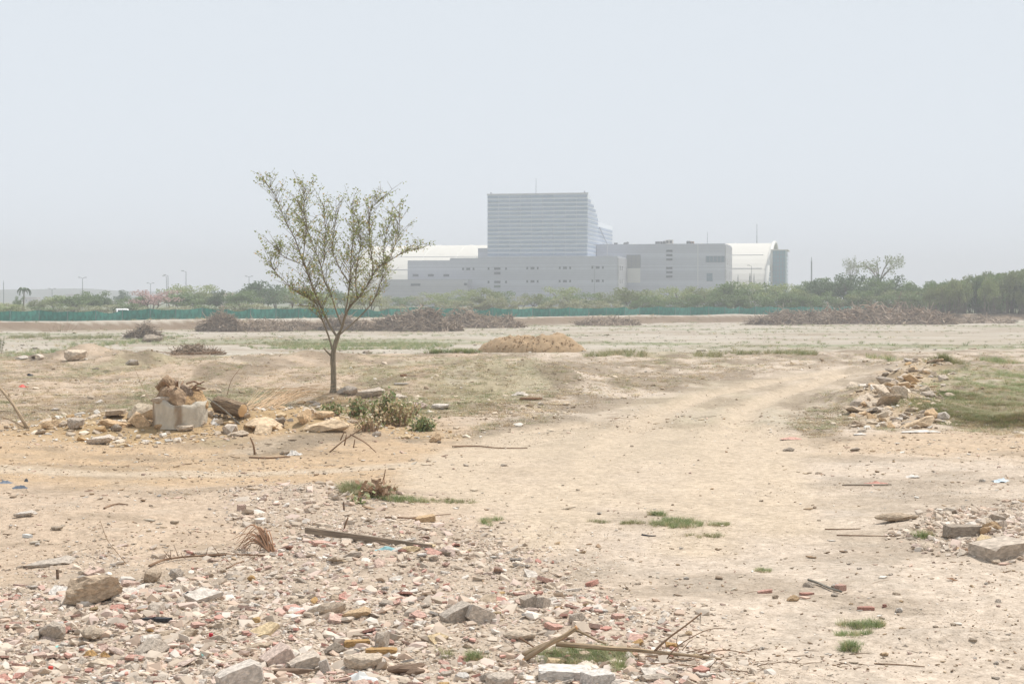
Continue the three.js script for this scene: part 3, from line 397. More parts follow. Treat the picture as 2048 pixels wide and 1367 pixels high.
// past the bank to the west, one by one
tree('leafy_tree', 35, 592, 320, 22, 'dense', 'mid', 'small round green tree beside the thin palm', LB); tree('leafy_tree', 76, 597, 300, 46, 'dense', 'olive', 'low olive tree beside a twin-armed street lamp', LB); tree('leafy_tree', 142, 588, 300, 66, 'dense', 'mid', 'wide green tree with a spreading crown under a street lamp', LB); tree('leafy_tree', 175, 582, 310, 66, 'dense', 'mid', 'taller rounded green tree under a twin-armed street lamp', LB); tree('leafy_tree', 196, 586, 320, 52, 'dense', 'dark', 'dark green rounded tree beside the parked white car', LB); tree('leafy_tree', 214, 594, 320, 20, 'airy', 'mid', 'narrow thin tree beside the dark rounded tree', LB); tree('leafy_tree', 241, 580, 420, 36, 'dense', 'blue', 'hazy blue-green tree behind the white car', LB);
tree('flowering_tree', 306, 578, 296, 92, 'airy', 'pink', 'pink flowering tree among green trees', LB); tree('leafy_tree', 274, 590, 300, 50, 'dense', 'mid', 'green tree in front of the pink flowering tree', LB); tree('leafy_tree', 345, 573, 330, 74, 'airy', 'light', 'light green airy tree beside the pink flowering tree', LB); tree('leafy_tree', 392, 570, 350, 84, 'airy', 'light', 'tall light green tree under the tallest lamp post', LB); tree('leafy_tree', 380, 588, 310, 50, 'dense', 'mid', 'mid green tree below the tallest lamp post', LB); tree('leafy_tree', 429, 580, 310, 38, 'dense', 'dark', 'dark narrow drooping tree past the tall lamp post', LB); tree('leafy_tree', 464, 589, 330, 36, 'dense', 'blue', 'bluish low tree beside the cream house', LB); tree('leafy_tree', 508, 562, 330, 86, 'dense', 'dark', 'big dark rounded tree beside a twin-armed lamp post', LB); tree('leafy_tree', 556, 570, 330, 80, 'dense', 'mid', 'broad green tree next to the big dark rounded tree', LB); tree('leafy_tree', 610, 580, 310, 70, 'airy', 'olive', 'olive tree seen through the lone tree in the field', LB); tree('leafy_tree', 668, 578, 330, 76, 'dense', 'blue', 'bluish tree behind the trunk of the lone tree', LB); tree('leafy_tree', 722, 584, 300, 64, 'airy', 'dusty', 'dusty airy tree at the foot of the white vault', LB);
tree('leafy_tree', 12, 606, 280, 60, 'shrub', 'light', 'low light green bush behind the fence near the palm', LB);
[[112, 590, 50, 'light'], [160, 594, 60, 'olive'], [228, 597, 50, 'mid'], [362, 584, 64, 'mid'], [410, 582, 60, 'olive'], [446, 592, 50, 'mid'], [484, 580, 60, 'mid'], [532, 576, 70, 'dark'], [586, 578, 66, 'mid'], [638, 584, 66, 'light'], [696, 586, 60, 'mid'], [742, 588, 56, 'dusty']].forEach(([px, y, w, tone], i) => tree('roadside_tree', px, y, 305 + (i % 3) * 9, w * 1.2, i % 3 ? 'airy' : 'dense', tone, 'bushy tree filling the western row close behind the netting', 'bushy trees of the western row'));
{ // thin palm
  const p = spot(46, 330), o = thing('palm_tree', 'thin palm with a small drooping crown beyond the fence', 'tree', null, p.toArray()), h = EYE + (HORIZON - 582) * 330 / F - p.y;
  part('trunk', limb([V(0, -0.1, 0), V(0.1, h * 0.5, 0), V(0.2, h, 0)], [0.2, 0.14, 0.12], 6), trunkFar, o);
  for (let k = 0; k < 11; k++) { const a = k * 0.571 + 0.2, c = Math.cos(a), s = Math.sin(a), up = (k % 3) * 0.35, pts = [V(0.2, h, 0), V(0.2 + c * 0.6, h + 0.35 + up * 0.5, s * 0.6), V(0.2 + c * 1.15, h + up * 0.4, s * 1.15), V(0.2 + c * 1.4, h - 0.9 + up, s * 1.4)]; const g = branch(pts, 0.2, 0.05, 4, 0.4); part('frond', g, greens.dark, o); }
}
const mids = [[762, 590, 46, 'dusty'], [800, 592, 52, 'mid'], [838, 590, 54, 'dusty'], [880, 584, 62, 'light'], [915, 592, 46, 'mid'], [938, 578, 60, 'light'], [968, 575, 62, 'olive'], [1002, 581, 50, 'mid'], [1042, 590, 48, 'dusty'], [1072, 586, 48, 'olive'], [1100, 592, 40, 'mid'], [1130, 573, 72, 'light'], [1170, 584, 60, 'mid'], [1206, 583, 56, 'olive'], [1232, 590, 46, 'mid'], [1262, 574, 62, 'olive'], [1300, 580, 58, 'light'], [1326, 588, 46, 'mid'], [1355, 572, 70, 'light'], [1393, 570, 64, 'olive'], [1428, 574, 56, 'light'], [1452, 562, 78, 'mid'], [1492, 564, 76, 'light'], [1530, 564, 72, 'mid'], [1568, 567, 66, 'light'], [1602, 567, 62, 'mid']];
mids.forEach(([px, y, w, tone], i) => { const left = px < 1260; tree('roadside_tree', px, y + 1, 318 + (i % 3) * 14, w * 1.1, left ? 'airy' : i % 2 ? 'dense' : 'airy', tone, left ? 'thin dusty roadside tree before the lower wings of the auditorium' : 'leafy roadside tree before the right wing of the auditorium and the vault', left ? 'thin trees before the lower wings' : 'leafy trees before the right wing and vault');
  tree('roadside_shrub', px + 17, y + 14 + (i % 3) * 4, 312, w * 0.9, 'shrub', left ? 'dusty' : 'mid', left ? 'low dusty shrub behind the netting before the lower wings' : 'low green shrub behind the netting before the right wing', left ? 'shrubs behind the netting before the lower wings' : 'shrubs behind the netting before the right wing'); });
for (let i = 0; i < 13; i++) tree('roadside_shrub', 30 + i * 55, 604 + (i * 7) % 9, 290, 66, 'shrub', ['dusty', 'mid', 'olive'][i % 3], 'low shrub behind the netting below the western trees', 'shrubs behind the netting below the western trees');
// denser trees towards the thicket
[[1640, 553, 64, 'dark'], [1672, 556, 60, 'mid'], [1702, 549, 74, 'dark'], [1733, 546, 70, 'dark'], [1766, 556, 62, 'mid'], [1795, 551, 70, 'dark'], [1826, 561, 60, 'mid'], [1620, 562, 56, 'mid'], [1855, 562, 64, 'mid']].forEach(([px, y, w, tone], i) => tree('dense_tree', px, y, 330 + (i % 2) * 10, w * 1.15, 'dense', tone, 'dense dark green tree behind the long brush pile', 'dense trees behind the long brush pile'));
[1610, 1645, 1680, 1715, 1750, 1785, 1820, 1850].forEach((px, i) => tree('dense_tree', px, 578 + (i % 3) * 4, 316, 66, 'shrub', i % 2 ? 'mid' : 'olive', 'low dense tree directly behind the long brush pile', 'low dense trees behind the long brush pile'));
tree('umbrella_tree', 1757, 516, 400, 98, 'umbrella', 'olive', 'wide flat-topped airy tree rising above the dense trees', null); tree('umbrella_tree', 1702, 520, 405, 38, 'umbrella', 'olive', 'small airy flat-topped tree beside the wide one', null);
{ // scrub thicket: one mass
  const r = rng(77), n = 75, m = new THREE.Matrix4(), g2 = [];
  for (const [k, tone, say] of [[kinds.shrub[1].crown, greens.mid, 'tall dense scrub thicket beside the long brush pile'], [kinds.dense[2].crown, greens.olive, 'lighter olive crowns mixed through the scrub thicket']]) {
  const im = new THREE.InstancedMesh(k, tone, n); im.name = numbered('scrub_thicket');
  for (let i = 0; i < n; i++) { const px = 1862 + 330 * r(), d = 300 + 26 * r(), p = spot(px, d), topY = 566 - 20 * smooth(1870, 2000, px) + 20 * r(), h = (EYE + (HORIZON - topY) * d / F - p.y) * (i % 4 === 0 ? 0.6 : 1); m.compose(V(p.x, p.y - 0.3, p.z), new THREE.Quaternion().setFromAxisAngle(V(0, 1, 0), r() * 6.28), V(h * (0.55 + 0.3 * r()), h * 1.25, h * 0.7)); im.setMatrixAt(i, m); const q = 0.8 + 0.4 * r(); im.setColorAt(i, new THREE.Color(q, q * (0.97 + 0.1 * r()), q * 0.95));
    for (let j = 0; j < 5; j++) { const a = spot(px + (r() - 0.5) * 30, d); g2.push(stick(a, a.clone().add(V((r() - 0.5) * 1.2, h * (0.6 + 0.45 * r()), 0.3)), 0.06)); } }
  im.castShadow = im.receiveShadow = true; scene.add(im); tag(im, say, 'thicket', null, 'stuff'); }
  solo('thicket_stems', merged(g2), trunkFar, 'thin bare stems inside the tall scrub thicket', 'stems', null, 'stuff');
}
// ---------------------------------------------------------------- stone, block, slab and shard shapes (unit size, standing on y = 0)
const seenMat = (r, g, b, o = {}) => { const k = K * 0.65; return new THREE.MeshStandardMaterial({ color: new THREE.Color().setRGB(lin(r) / k, lin(g) / k, lin(b) / k), roughness: 0.95, map: stoneTex, bumpMap: stoneBump, bumpScale: 0.008, ...o }); };
function unit(g, cx = 1) { g.computeBoundingBox(); const b = g.boundingBox, s = b.getSize(V()); g.translate(-(b.min.x + b.max.x) / 2, -b.min.y, -(b.min.z + b.max.z) / 2); g.scale(1 / s.x, 1 / s.y, 1 / s.z); return g; }
function rockShape(seed, detail = 3) {                        // weathered lump: cut by a few planes and roughened
  const r = rng(seed), g = mergeVertices(new THREE.IcosahedronGeometry(1, detail).deleteAttribute('uv').deleteAttribute('normal')), p = g.attributes.position, v = V(), cuts = Array.from({ length: 9 }, () => [V(r() - 0.5, r() - 0.5, r() - 0.5).normalize(), 0.48 + 0.42 * r()]);
  for (let i = 0; i < p.count; i++) { v.fromBufferAttribute(p, i).normalize(); let m = 1.25; for (const [n, d] of cuts) { const k = v.dot(n); if (k > 0.05) m = Math.min(m, d / k); } m *= 1 + (noise3(v.x * 2.3 + seed, v.y * 2.3, v.z * 2.3) - 0.5) * 0.35 + (noise3(v.x * 7, v.y * 7 + seed, v.z * 7) - 0.5) * 0.26; v.multiplyScalar(m); p.setXYZ(i, v.x, v.y, v.z); }
  unit(g); g.computeVertexNormals(); const gg = boxUV(g); gg.computeVertexNormals(); return gg;
}
function crumple(seed, flatness = 1) {                          // crumpled sheet of plastic, paper or cloth
  const r = rng(seed), n = 9, pos = [], idx = [], up = [];
  for (let s = 0; s < 2; s++) for (let j = 0; j <= n; j++) for (let i = 0; i <= n; i++) { const u = i / n * 2 - 1, v = j / n * 2 - 1, e = clamp(1.15 - Math.hypot(u, v) * (0.8 + 0.5 * vnoise(Math.atan2(v, u) * 1.7 + seed, seed))), h = (fbm(u * 1.9 + seed * 7, v * 1.9, 3)) * e + (hash2(i + seed * 31, j) - 0.5) * 0.22 * e; const q = 0.72 + 0.5 * vnoise(Math.atan2(v, u) * 2 + seed * 3, 1.5); pos.push(u * q, s ? h - 0.06 * e - 0.02 : h, v * q); }
  const w = n + 1, o = w * w; for (let j = 0; j < n; j++) for (let i = 0; i < n; i++) { const a = j * w + i; idx.push(a, a + w, a + 1, a + 1, a + w, a + w + 1, o + a, o + a + 1, o + a + w, o + a + 1, o + a + w + 1, o + a + w); }
  const g = new THREE.BufferGeometry(); g.setAttribute('position', new THREE.Float32BufferAttribute(pos, 3)); g.setIndex(idx); const k = g.toNonIndexed(); k.computeVertexNormals(); return unit(boxUV(k, 0.3));
}
function blockShape(seed) {                                     // broken lump: hull of points, some on flat break faces
  const r = rng(seed), pts = [], flat = r() < 0.4; const n = 11 + Math.floor(r() * 6);
  for (let i = 0; i < n; i++) { const y = 1 - 2 * (i + r()) / n, q = Math.sqrt(Math.max(0, 1 - y * y)), a = i * 2.4 + r() * 1.4, k = 0.75 + 0.4 * r(); let v = V(Math.cos(a) * q * k, y * k, Math.sin(a) * q * k); if (flat) { v.y = clamp(v.y * 1.6, -0.55, 0.55 + 0.1 * r()); v.x *= 1.2; } pts.push(v); }
  return unit(boxUV(new ConvexGeometry(pts), 0.3)); }
function slabShape(seed, n) { const r = rng(seed), k = n ?? 4 + Math.floor(r() * 3), s = new THREE.Shape(); for (let i = 0; i < k; i++) { const a = i / k * 6.283 + (r() - 0.5) * 0.7, q = 0.7 + 0.45 * r(), x = Math.cos(a) * q, y = Math.sin(a) * q; i ? s.lineTo(x, y) : s.moveTo(x, y); } s.closePath(); return unit(boxUV(new THREE.ExtrudeGeometry(s, { depth: 1, bevelEnabled: false }).rotateX(-Math.PI / 2), 0.3)); }
function boxyShape(seed) { const r = rng(seed), pts = []; for (const x of [-1, 1]) for (const y of [-1, 1]) for (const z of [-1, 1]) { const j = () => 0.82 + 0.18 * r(); if (r() < 0.3) { pts.push(V(x * 0.62, y * j(), z), V(x, y * j() * 0.8, z * 0.7), V(x * 0.9, y * 0.45, z * 0.96)); } else pts.push(V(x * j(), y * j(), z * j())); } return unit(boxUV(new ConvexGeometry(pts), 0.3)); }
const boxy = Array.from({ length: 8 }, (_, i) => boxyShape(700 + i));
const rocks = [1, 2, 3, 4, 5, 6].map(s => rockShape(s)), pebbles = [51, 52, 53, 54].map(s => rockShape(s, 1)), blocks = Array.from({ length: 16 }, (_, i) => blockShape(100 + i)), slabs = Array.from({ length: 12 }, (_, i) => slabShape(200 + i));
const C = {
  grey: [seenMat(220, 206, 190), seenMat(208, 194, 178), seenMat(230, 216, 200), seenMat(198, 184, 168)], tan: [seenMat(222, 204, 182), seenMat(212, 194, 172), seenMat(230, 212, 190), seenMat(202, 182, 158)], pink: [seenMat(230, 208, 194), seenMat(226, 198, 182)],
  red: [seenMat(224, 178, 162), seenMat(228, 188, 172), seenMat(218, 164, 148), seenMat(232, 200, 184)], ochre: [seenMat(226, 190, 136), seenMat(232, 208, 168), seenMat(214, 174, 118)], white: [seenMat(238, 232, 224), seenMat(234, 224, 212)], dark: [seenMat(160, 146, 130), seenMat(176, 162, 146)], orange: [seenMat(228, 198, 160), seenMat(220, 188, 148), seenMat(234, 208, 174)],
  boulder: [seenMat(210, 188, 162)], slate: [seenMat(206, 194, 180)], black: [mat(rgb(40, 42, 46), { roughness: 0.6 })], teal: [mat(rgb(150, 200, 190), { roughness: 0.5 })], redplastic: [mat(rgb(206, 74, 60), { roughness: 0.5 })], blue: [mat(rgb(188, 198, 204), { roughness: 0.6 })], wood: [mat(rgb(170, 148, 122), { map: woodTex })], darkwood: [mat(rgb(140, 116, 96), { map: woodTex })], weathered: [mat(rgb(160, 144, 126), { map: woodTex })], plastic: [mat(rgb(206, 206, 202), { roughness: 0.5 })], brown: [seenMat(170, 132, 102)],
};
const barkLight = mat(rgb(196, 170, 138), { map: barkTex, bumpMap: barkBump, bumpScale: 0.004 }), barkBrown = mat(rgb(172, 138, 110), { map: barkTex, bumpMap: barkBump, bumpScale: 0.004 }), barkGrey = mat(rgb(168, 160, 146), { map: barkTex, bumpMap: barkBump, bumpScale: 0.01 }), cutWood = mat(rgb(208, 160, 116)), twigM = mat(rgb(150, 124, 100));
function set(geo, m, px, py, w, h, o = {}) {                  // a single stone or shard: w, h in photo pixels at its place, o: deep, yaw, roll, pitch, sink
  const g = ground(px, py), k = perPx(g); const me = new THREE.Mesh(geo, m); me.castShadow = me.receiveShadow = true; me.scale.set(w * k, h * k, w * k * (o.deep ?? 0.8)); me.rotation.set(o.pitch ?? 0, o.yaw ?? 0, o.roll ?? 0, 'YXZ'); me.position.set(g.x, g.y - (o.sink ?? 0.12) * h * k, g.z - w * k * (o.deep ?? 0.8) * 0.3); scene.add(me); return me;
}
function item(name, label, cat, geo, m, px, py, w, h, o = {}) { const me = set(geo, m, px, py, w, h, o); me.name = numbered(name); return tag(me, label, cat, o.group); }

// ---------------------------------------------------------------- stones and pieces one can name, foreground
item('boulder', 'large brown conglomerate boulder on the edge of the rubble', 'boulder', rockShape(9, 4), C.boulder[0], 180, 1207, 118, 62, { deep: 0.7, yaw: 0.2, sink: 0.1 });
item('stone_slab', 'flat grey slab half buried in sand behind the brown boulder', 'slab', rocks[1], C.slate[0], 93, 1133, 96, 26, { deep: 0.9, sink: 0.45 });
item('floor_tile', 'dusty pink floor tile lying behind the brown boulder', 'tile', slabs[0], C.pink[1], 181, 1150, 48, 9, { deep: 1.1, roll: 0.12, pitch: 0.15 });
item('white_tile', 'pale greenish white tile leaning on the brown boulder', 'tile', slabs[3], C.white[0], 110, 1192, 34, 8, { deep: 1.3, pitch: 0.5, roll: -0.2 });
item('concrete_chunk', 'grey hollow concrete piece on sand past the brown boulder', 'chunk', blocks[2], C.slate[0], 352, 1160, 34, 28, { yaw: 0.5 });
item('stone', 'small brown stone beside the hollow concrete piece', 'stone', rocks[2], C.tan[3], 300, 1165, 46, 28, { yaw: 1 });
item('foam_board', 'thin whitish board propped beside the brown boulder', 'board', slabs[5], C.white[1], 258, 1190, 44, 6, { deep: 0.8, roll: -0.2, pitch: 0.3, sink: -0.3 });
item('printed_tile', 'large pale patterned tile resting over black plastic', 'tile', slabs[7], C.white[1], 404, 1203, 76, 9, { deep: 0.7, pitch: 0.35, roll: -0.05, sink: -0.6 });
item('plastic_scrap', 'crumpled black plastic under the pale patterned tile', 'plastic', crumple(1), C.black[0], 372, 1194, 36, 12, {}); item('plastic_scrap', 'small black plastic scrap behind the pale patterned tile', 'plastic', crumple(2), C.black[0], 408, 1188, 34, 10, {}); item('plastic_scrap', 'black plastic scrap between boulder and pale patterned tile', 'plastic', crumple(3), C.black[0], 320, 1182, 30, 9, {});
item('black_strip', 'long flat black strip lying in the rubble', 'strip', slabs[1], C.black[0], 312, 1243, 62, 6, { deep: 0.3, yaw: 0.05, sink: -0.2 });
item('black_bag', 'crumpled black bag wedged beside a grey rock', 'bag', crumple(13), C.black[0], 268, 1290, 40, 22, { roll: 0.3 });
item('stone', 'angular grey rock beside the crumpled black bag', 'stone', rocks[3], C.grey[1], 296, 1314, 74, 38, { yaw: 0.6 }); item('stone', 'rounded grey rock with a pale top left of the ochre foam', 'stone', rocks[0], C.grey[1], 100, 1280, 60, 40, { yaw: 2 }); item('stone', 'brown grey rock buried between terracotta shards and rubble', 'stone', rocks[5], C.tan[1], 180, 1280, 60, 30, { yaw: 1.2 });
item('foam_piece', 'torn ochre foam piece in the rubble', 'foam', crumple(22), C.ochre[2], 178, 1311, 34, 12, { yaw: 0.4 }); item('foam_piece', 'smaller brown ochre foam piece beside the torn one', 'foam', crumple(23), C.ochre[2], 207, 1313, 26, 13, {}); item('foam_piece', 'small ochre lump beside a red brick shard', 'foam', crumple(24), C.ochre[0], 192, 1262, 18, 12, {});
item('bottle_cap', 'bright orange cap lying on the rubble', 'cap', new THREE.LatheGeometry([[0, 0], [0.5, 0], [0.5, 0.85], [0.42, 1], [0, 1]].map(p => new THREE.Vector2(...p)), 14), C.redplastic[0], 100, 1342, 10, 10, { sink: 0 }); item('bottle_cap', 'small deep red cap near the pink tiles', 'cap', new THREE.LatheGeometry([[0, 0], [0.5, 0], [0.5, 0.85], [0.42, 1], [0, 1]].map(p => new THREE.Vector2(...p)), 14), mat(rgb(176, 36, 50), { roughness: 0.4 }), 421, 1274, 9, 8, { sink: 0 });
item('teal_shard', 'pale teal tile shard lying on the rubble', 'shard', slabs[4], C.teal[0], 414, 1314, 30, 4, { deep: 0.6, pitch: 0.3, roll: -0.15, sink: -0.6 }); item('teal_shard', 'tiny teal shard beside the black bag', 'shard', slabs[2], C.teal[0], 114, 1296, 9, 6, { pitch: 0.6 });
item('concrete_block', 'big pale grooved concrete block standing on edge in rubble', 'block', boxy[5], C.white[1], 482, 1376, 92, 50, { deep: 0.45, yaw: 0.6, roll: 0.22 }); item('concrete_block', 'pale tilted slab behind the big grooved block', 'block', boxy[7], C.pink[0], 560, 1330, 62, 36, { roll: 0.5, yaw: 0.5 }); item('concrete_block', 'flat pale grey slab in front of the dark wood splinter', 'block', boxy[1], C.grey[2], 612, 1338, 62, 28, { roll: 0.3, yaw: 0.3 }); item('concrete_block', 'small pale upright slab beside the flat grey one', 'block', boxy[3], C.white[1], 653, 1345, 20, 30, { roll: 0.3 });
item('broken_board', 'dark split wood splinter lying among pale slabs', 'board', rockShape(18, 2), C.darkwood[0], 580, 1352, 108, 13, { deep: 0.2, yaw: -0.15, sink: -0.1 }); item('plastic_bag', 'crumpled white plastic bag among the rubble', 'bag', crumple(14), C.plastic[0], 722, 1364, 86, 24, { deep: 0.6 });
item('bark_piece', 'dark curved bark piece beside the white plastic bag', 'bark', rockShape(20, 3), C.darkwood[0], 812, 1347, 86, 22, { deep: 0.35, yaw: 0.35 }); item('bark_piece', 'short dark bark piece beyond the curved one', 'bark', rockShape(23, 3), C.darkwood[0], 830, 1351, 44, 18, { deep: 0.4, yaw: 0.3 });
item('ochre_board', 'thick ochre foam board propped against a grey white rock', 'board', boxy[3], C.ochre[2], 714, 1296, 54, 18, { deep: 0.4, yaw: 0.1 }); item('ochre_board', 'broken ochre board lying under the grey white rock', 'board', boxy[4], C.ochre[2], 762, 1310, 64, 15, { deep: 0.4, yaw: 0.15 });
item('stone', 'grey white angular rock beside the ochre boards', 'stone', rocks[0], C.grey[1], 757, 1302, 52, 44, { yaw: 0.8, roll: -0.3 }); item('stone', 'dark grey split rock in the middle of the rubble', 'stone', rocks[3], C.dark[1], 666, 1308, 42, 24, { yaw: 0.2 }); item('stone', 'long rounded beige rock between pink tiles', 'stone', rocks[4], C.tan[2], 652, 1232, 90, 32, { deep: 0.4, yaw: 0.2, roll: 0.1 }); item('stone', 'tan lumpy rock beside the pink tile pair', 'stone', rocks[1], C.orange[0], 712, 1238, 58, 24, {}); item('stone', 'speckled beige rock ahead of the dark bark pieces', 'stone', rocks[2], C.tan[2], 725, 1340, 80, 34, { deep: 0.6 });
for (const [px, py, w, lab, s] of [[585, 1226, 46, 'diamond shaped pink terracotta tile lying flat', 0], [492, 1222, 34, 'pink terracotta tile tilted beside a beige rock', 3], [662, 1228, 26, 'small pink tile leaning on the long beige rock', 4], [672, 1244, 46, 'broad pink tile under the long beige rock', 7], [398, 1253, 52, 'pink brick slab beside the black strip', 1], [245, 1260, 18, 'red tile corner standing near the ochre lump', 2], [232, 1222, 30, 'reddish tile shard in front of the brown boulder', 6], [1106, 1258, 46, 'red roof tile near the cut branch fork', 8], [1236, 1236, 44, 'long red tile strip at the edge of the rubble', 1], [1192, 1258, 28, 'red brick corner behind the fallen branch', 3], [1272, 1284, 42, 'flat red tile behind the fallen branch stem', 5], [1092, 1166, 36, 'pinkish tile on the sandy edge of the rubble', 9], [1185, 1172, 30, 'red tile shard half sunk at the sandy edge', 10], [640, 1090, 54, 'long red brown tile strip below the weathered plank', 1]]) item('terracotta_tile', lab, 'tile', slabs[s], C.red[s % 4], px, py, w, s === 1 ? 7 : 9, { deep: s === 1 ? 0.35 : 0.9, pitch: 0.25, roll: (s % 5 - 2) * 0.1, yaw: s, sink: 0 });
item('ceramic_tile', 'cream and ochre ceramic tile lying in rubble', 'tile', slabs[6], C.ochre[1], 528, 1270, 60, 8, { deep: 0.8, pitch: 0.35, roll: 0.25, sink: -0.5 }); item('ceramic_tile', 'cream yellow triangular tile near the block corner', 'tile', slabs[9], C.ochre[1], 874, 1285, 44, 9, { deep: 0.9, pitch: 0.5, roll: -0.1 });
item('hollow_block', 'grey brick block corner with orange broken edges', 'block', boxy[1], C.slate[0], 918, 1243, 66, 34, { deep: 0.5, yaw: 0.6, roll: 0.35 }); item('hollow_block', 'lighter half of a grey block with orange edge', 'block', boxy[4], C.grey[2], 956, 1245, 60, 34, { deep: 0.5, yaw: 0.3, roll: -0.4 }); item('hollow_block', 'small greyish block with red side upright in rubble', 'block', boxy[6], C.grey[1], 1062, 1214, 32, 26, { yaw: 0.4, roll: 0.3 }); item('hollow_block', 'small upright block with orange edge beside the red-sided one', 'block', boxy[0], C.grey[0], 1084, 1216, 26, 24, { yaw: 0.9, roll: -0.3 });
item('stone', 'rounded pinkish grey stone by the cut branch fork', 'stone', rocks[0], C.grey[0], 1155, 1247, 36, 24, {}); item('stone', 'broad flat stone behind the cut branch fork', 'stone', rocks[5], C.tan[2], 1040, 1280, 70, 22, { deep: 0.6 }); item('white_slab', 'large whitewashed concrete slab below the fallen branch', 'slab', boxy[5], C.white[0], 1128, 1362, 104, 26, { deep: 0.7, roll: -0.05 }); item('white_slab', 'white pyramid shaped rock beside the whitewashed slab', 'slab', boxy[7], C.white[0], 1196, 1374, 62, 32, { yaw: 0.5 }); item('stone', 'grey rock with pale face before the whitewashed slab', 'stone', rocks[2], C.grey[2], 1000, 1378, 60, 34, {}); item('stone', 'dull grey rock before the dark bark', 'stone', rocks[4], C.slate[0], 975, 1366, 44, 24, {}); item('concrete_chunk', 'cream broken chunk inside the green grass by the branch', 'chunk', blocks[10], C.ochre[1], 1112, 1332, 44, 17, { yaw: 0.2 });
// by the sandy track
item('brick_piece', 'pinkish red brick fragment beside the grey stick', 'brick', boxy[0], C.red[1], 1682, 1182, 20, 15, { yaw: 0.5 }); item('stone', 'white stone lump beside the grey stick', 'stone', rocks[1], C.white[1], 1672, 1175, 20, 10, {}); item('brick_piece', 'flat red brick bar lying on sand', 'brick', boxy[2], C.red[2], 1733, 1220, 34, 8, { deep: 0.4, yaw: 0.1 }); item('brick_piece', 'tiny red brick lump past the flat brick bar', 'brick', boxy[5], C.red[2], 1770, 1214, 8, 7, {}); item('stone', 'rounded tan stone on the sandy track', 'stone', rocks[3], C.orange[1], 1587, 1202, 26, 13, {}); item('stone', 'small brown stone left of the rounded tan one', 'stone', rocks[0], C.tan[3], 1552, 1197, 16, 8, {}); item('terracotta_tile', 'red tile sliver lying on the sandy track', 'tile', slabs[1], C.red[0], 1531, 1186, 36, 6, { deep: 0.4, yaw: 0.4, roll: 0.1 }); item('terracotta_tile', 'dull red tile pair near the rounded tan stone', 'tile', slabs[4], C.red[2], 1615, 1190, 30, 5, { deep: 0.5 }); item('leaf_scrap', 'curled brown leaf scrap on the sandy ground', 'leaf', crumple(19), C.brown[0], 1907, 1161, 26, 4, { roll: -0.25, sink: -0.4 });
item('dark_slab', 'dark layered asphalt slab in the eastern rubble', 'slab', boxy[6], C.dark[1], 1930, 1072, 80, 24, { deep: 0.4, yaw: 0.15 }); item('concrete_block', 'large flat concrete slab lying at an angle in eastern rubble', 'block', boxy[1], C.grey[1], 2010, 1114, 112, 34, { deep: 0.7, yaw: 0.5, roll: 0.06 }); item('stone', 'cream stone before the large flat concrete slab', 'stone', rocks[1], C.ochre[1], 1966, 1090, 44, 22, { yaw: 0.4 }); item('concrete_chunk', 'upright pale fragment behind the large flat slab', 'chunk', blocks[3], C.grey[2], 2008, 1060, 24, 22, { roll: 0.3 }); item('stone', 'orange brown clod behind the dark asphalt slab', 'stone', rocks[4], C.orange[1], 1985, 1058, 34, 18, {}); item('earth_ridge', 'crumbly brown earth ridge west of the dark asphalt slab', 'clod', rocks[5], C.tan[3], 1795, 1043, 96, 20, { deep: 0.35, yaw: 0.15 });
item('red_sheet', 'torn red sheet lying over a thin board', 'sheet', crumple(15), C.red[2], 1752, 968, 52, 5, { deep: 0.4, yaw: 0.15, sink: -0.2 }); item('thin_board', 'thin grey board under the torn red sheet', 'board', slabs[1], C.weathered[0], 1735, 971, 100, 3, { deep: 0.2 }); item('white_scrap', 'white paper scrap near the torn red sheet', 'paper', crumple(9), C.white[0], 1824, 955, 34, 5, { roll: 0.1, sink: -0.2 }); item('plastic_scrap', 'pale blue plastic scrap in the eastern rubble', 'plastic', crumple(4), C.blue[0], 2008, 963, 40, 9, {}); item('red_sheet', 'pinkish red rag on pale ground', 'rag', crumple(16), C.red[0], 1583, 879, 44, 4, { sink: -0.2 }); item('dirt_clod', 'olive brown clod on the ground beside the road', 'clod', rocks[3], C.dark[1], 1578, 902, 24, 8, {}); item('dirt_clod', 'second olive brown clod beside the road', 'clod', rocks[1], C.dark[1], 1711, 902, 22, 8, {}); item('white_sheet', 'long white sheet lying below the rock heap', 'sheet', crumple(20), C.white[0], 1842, 865, 80, 4, { deep: 0.4, sink: -0.3 }); item('white_sheet', 'small white sheet near the long one', 'sheet', crumple(21), C.white[0], 1722, 870, 26, 4, { sink: -0.3 });
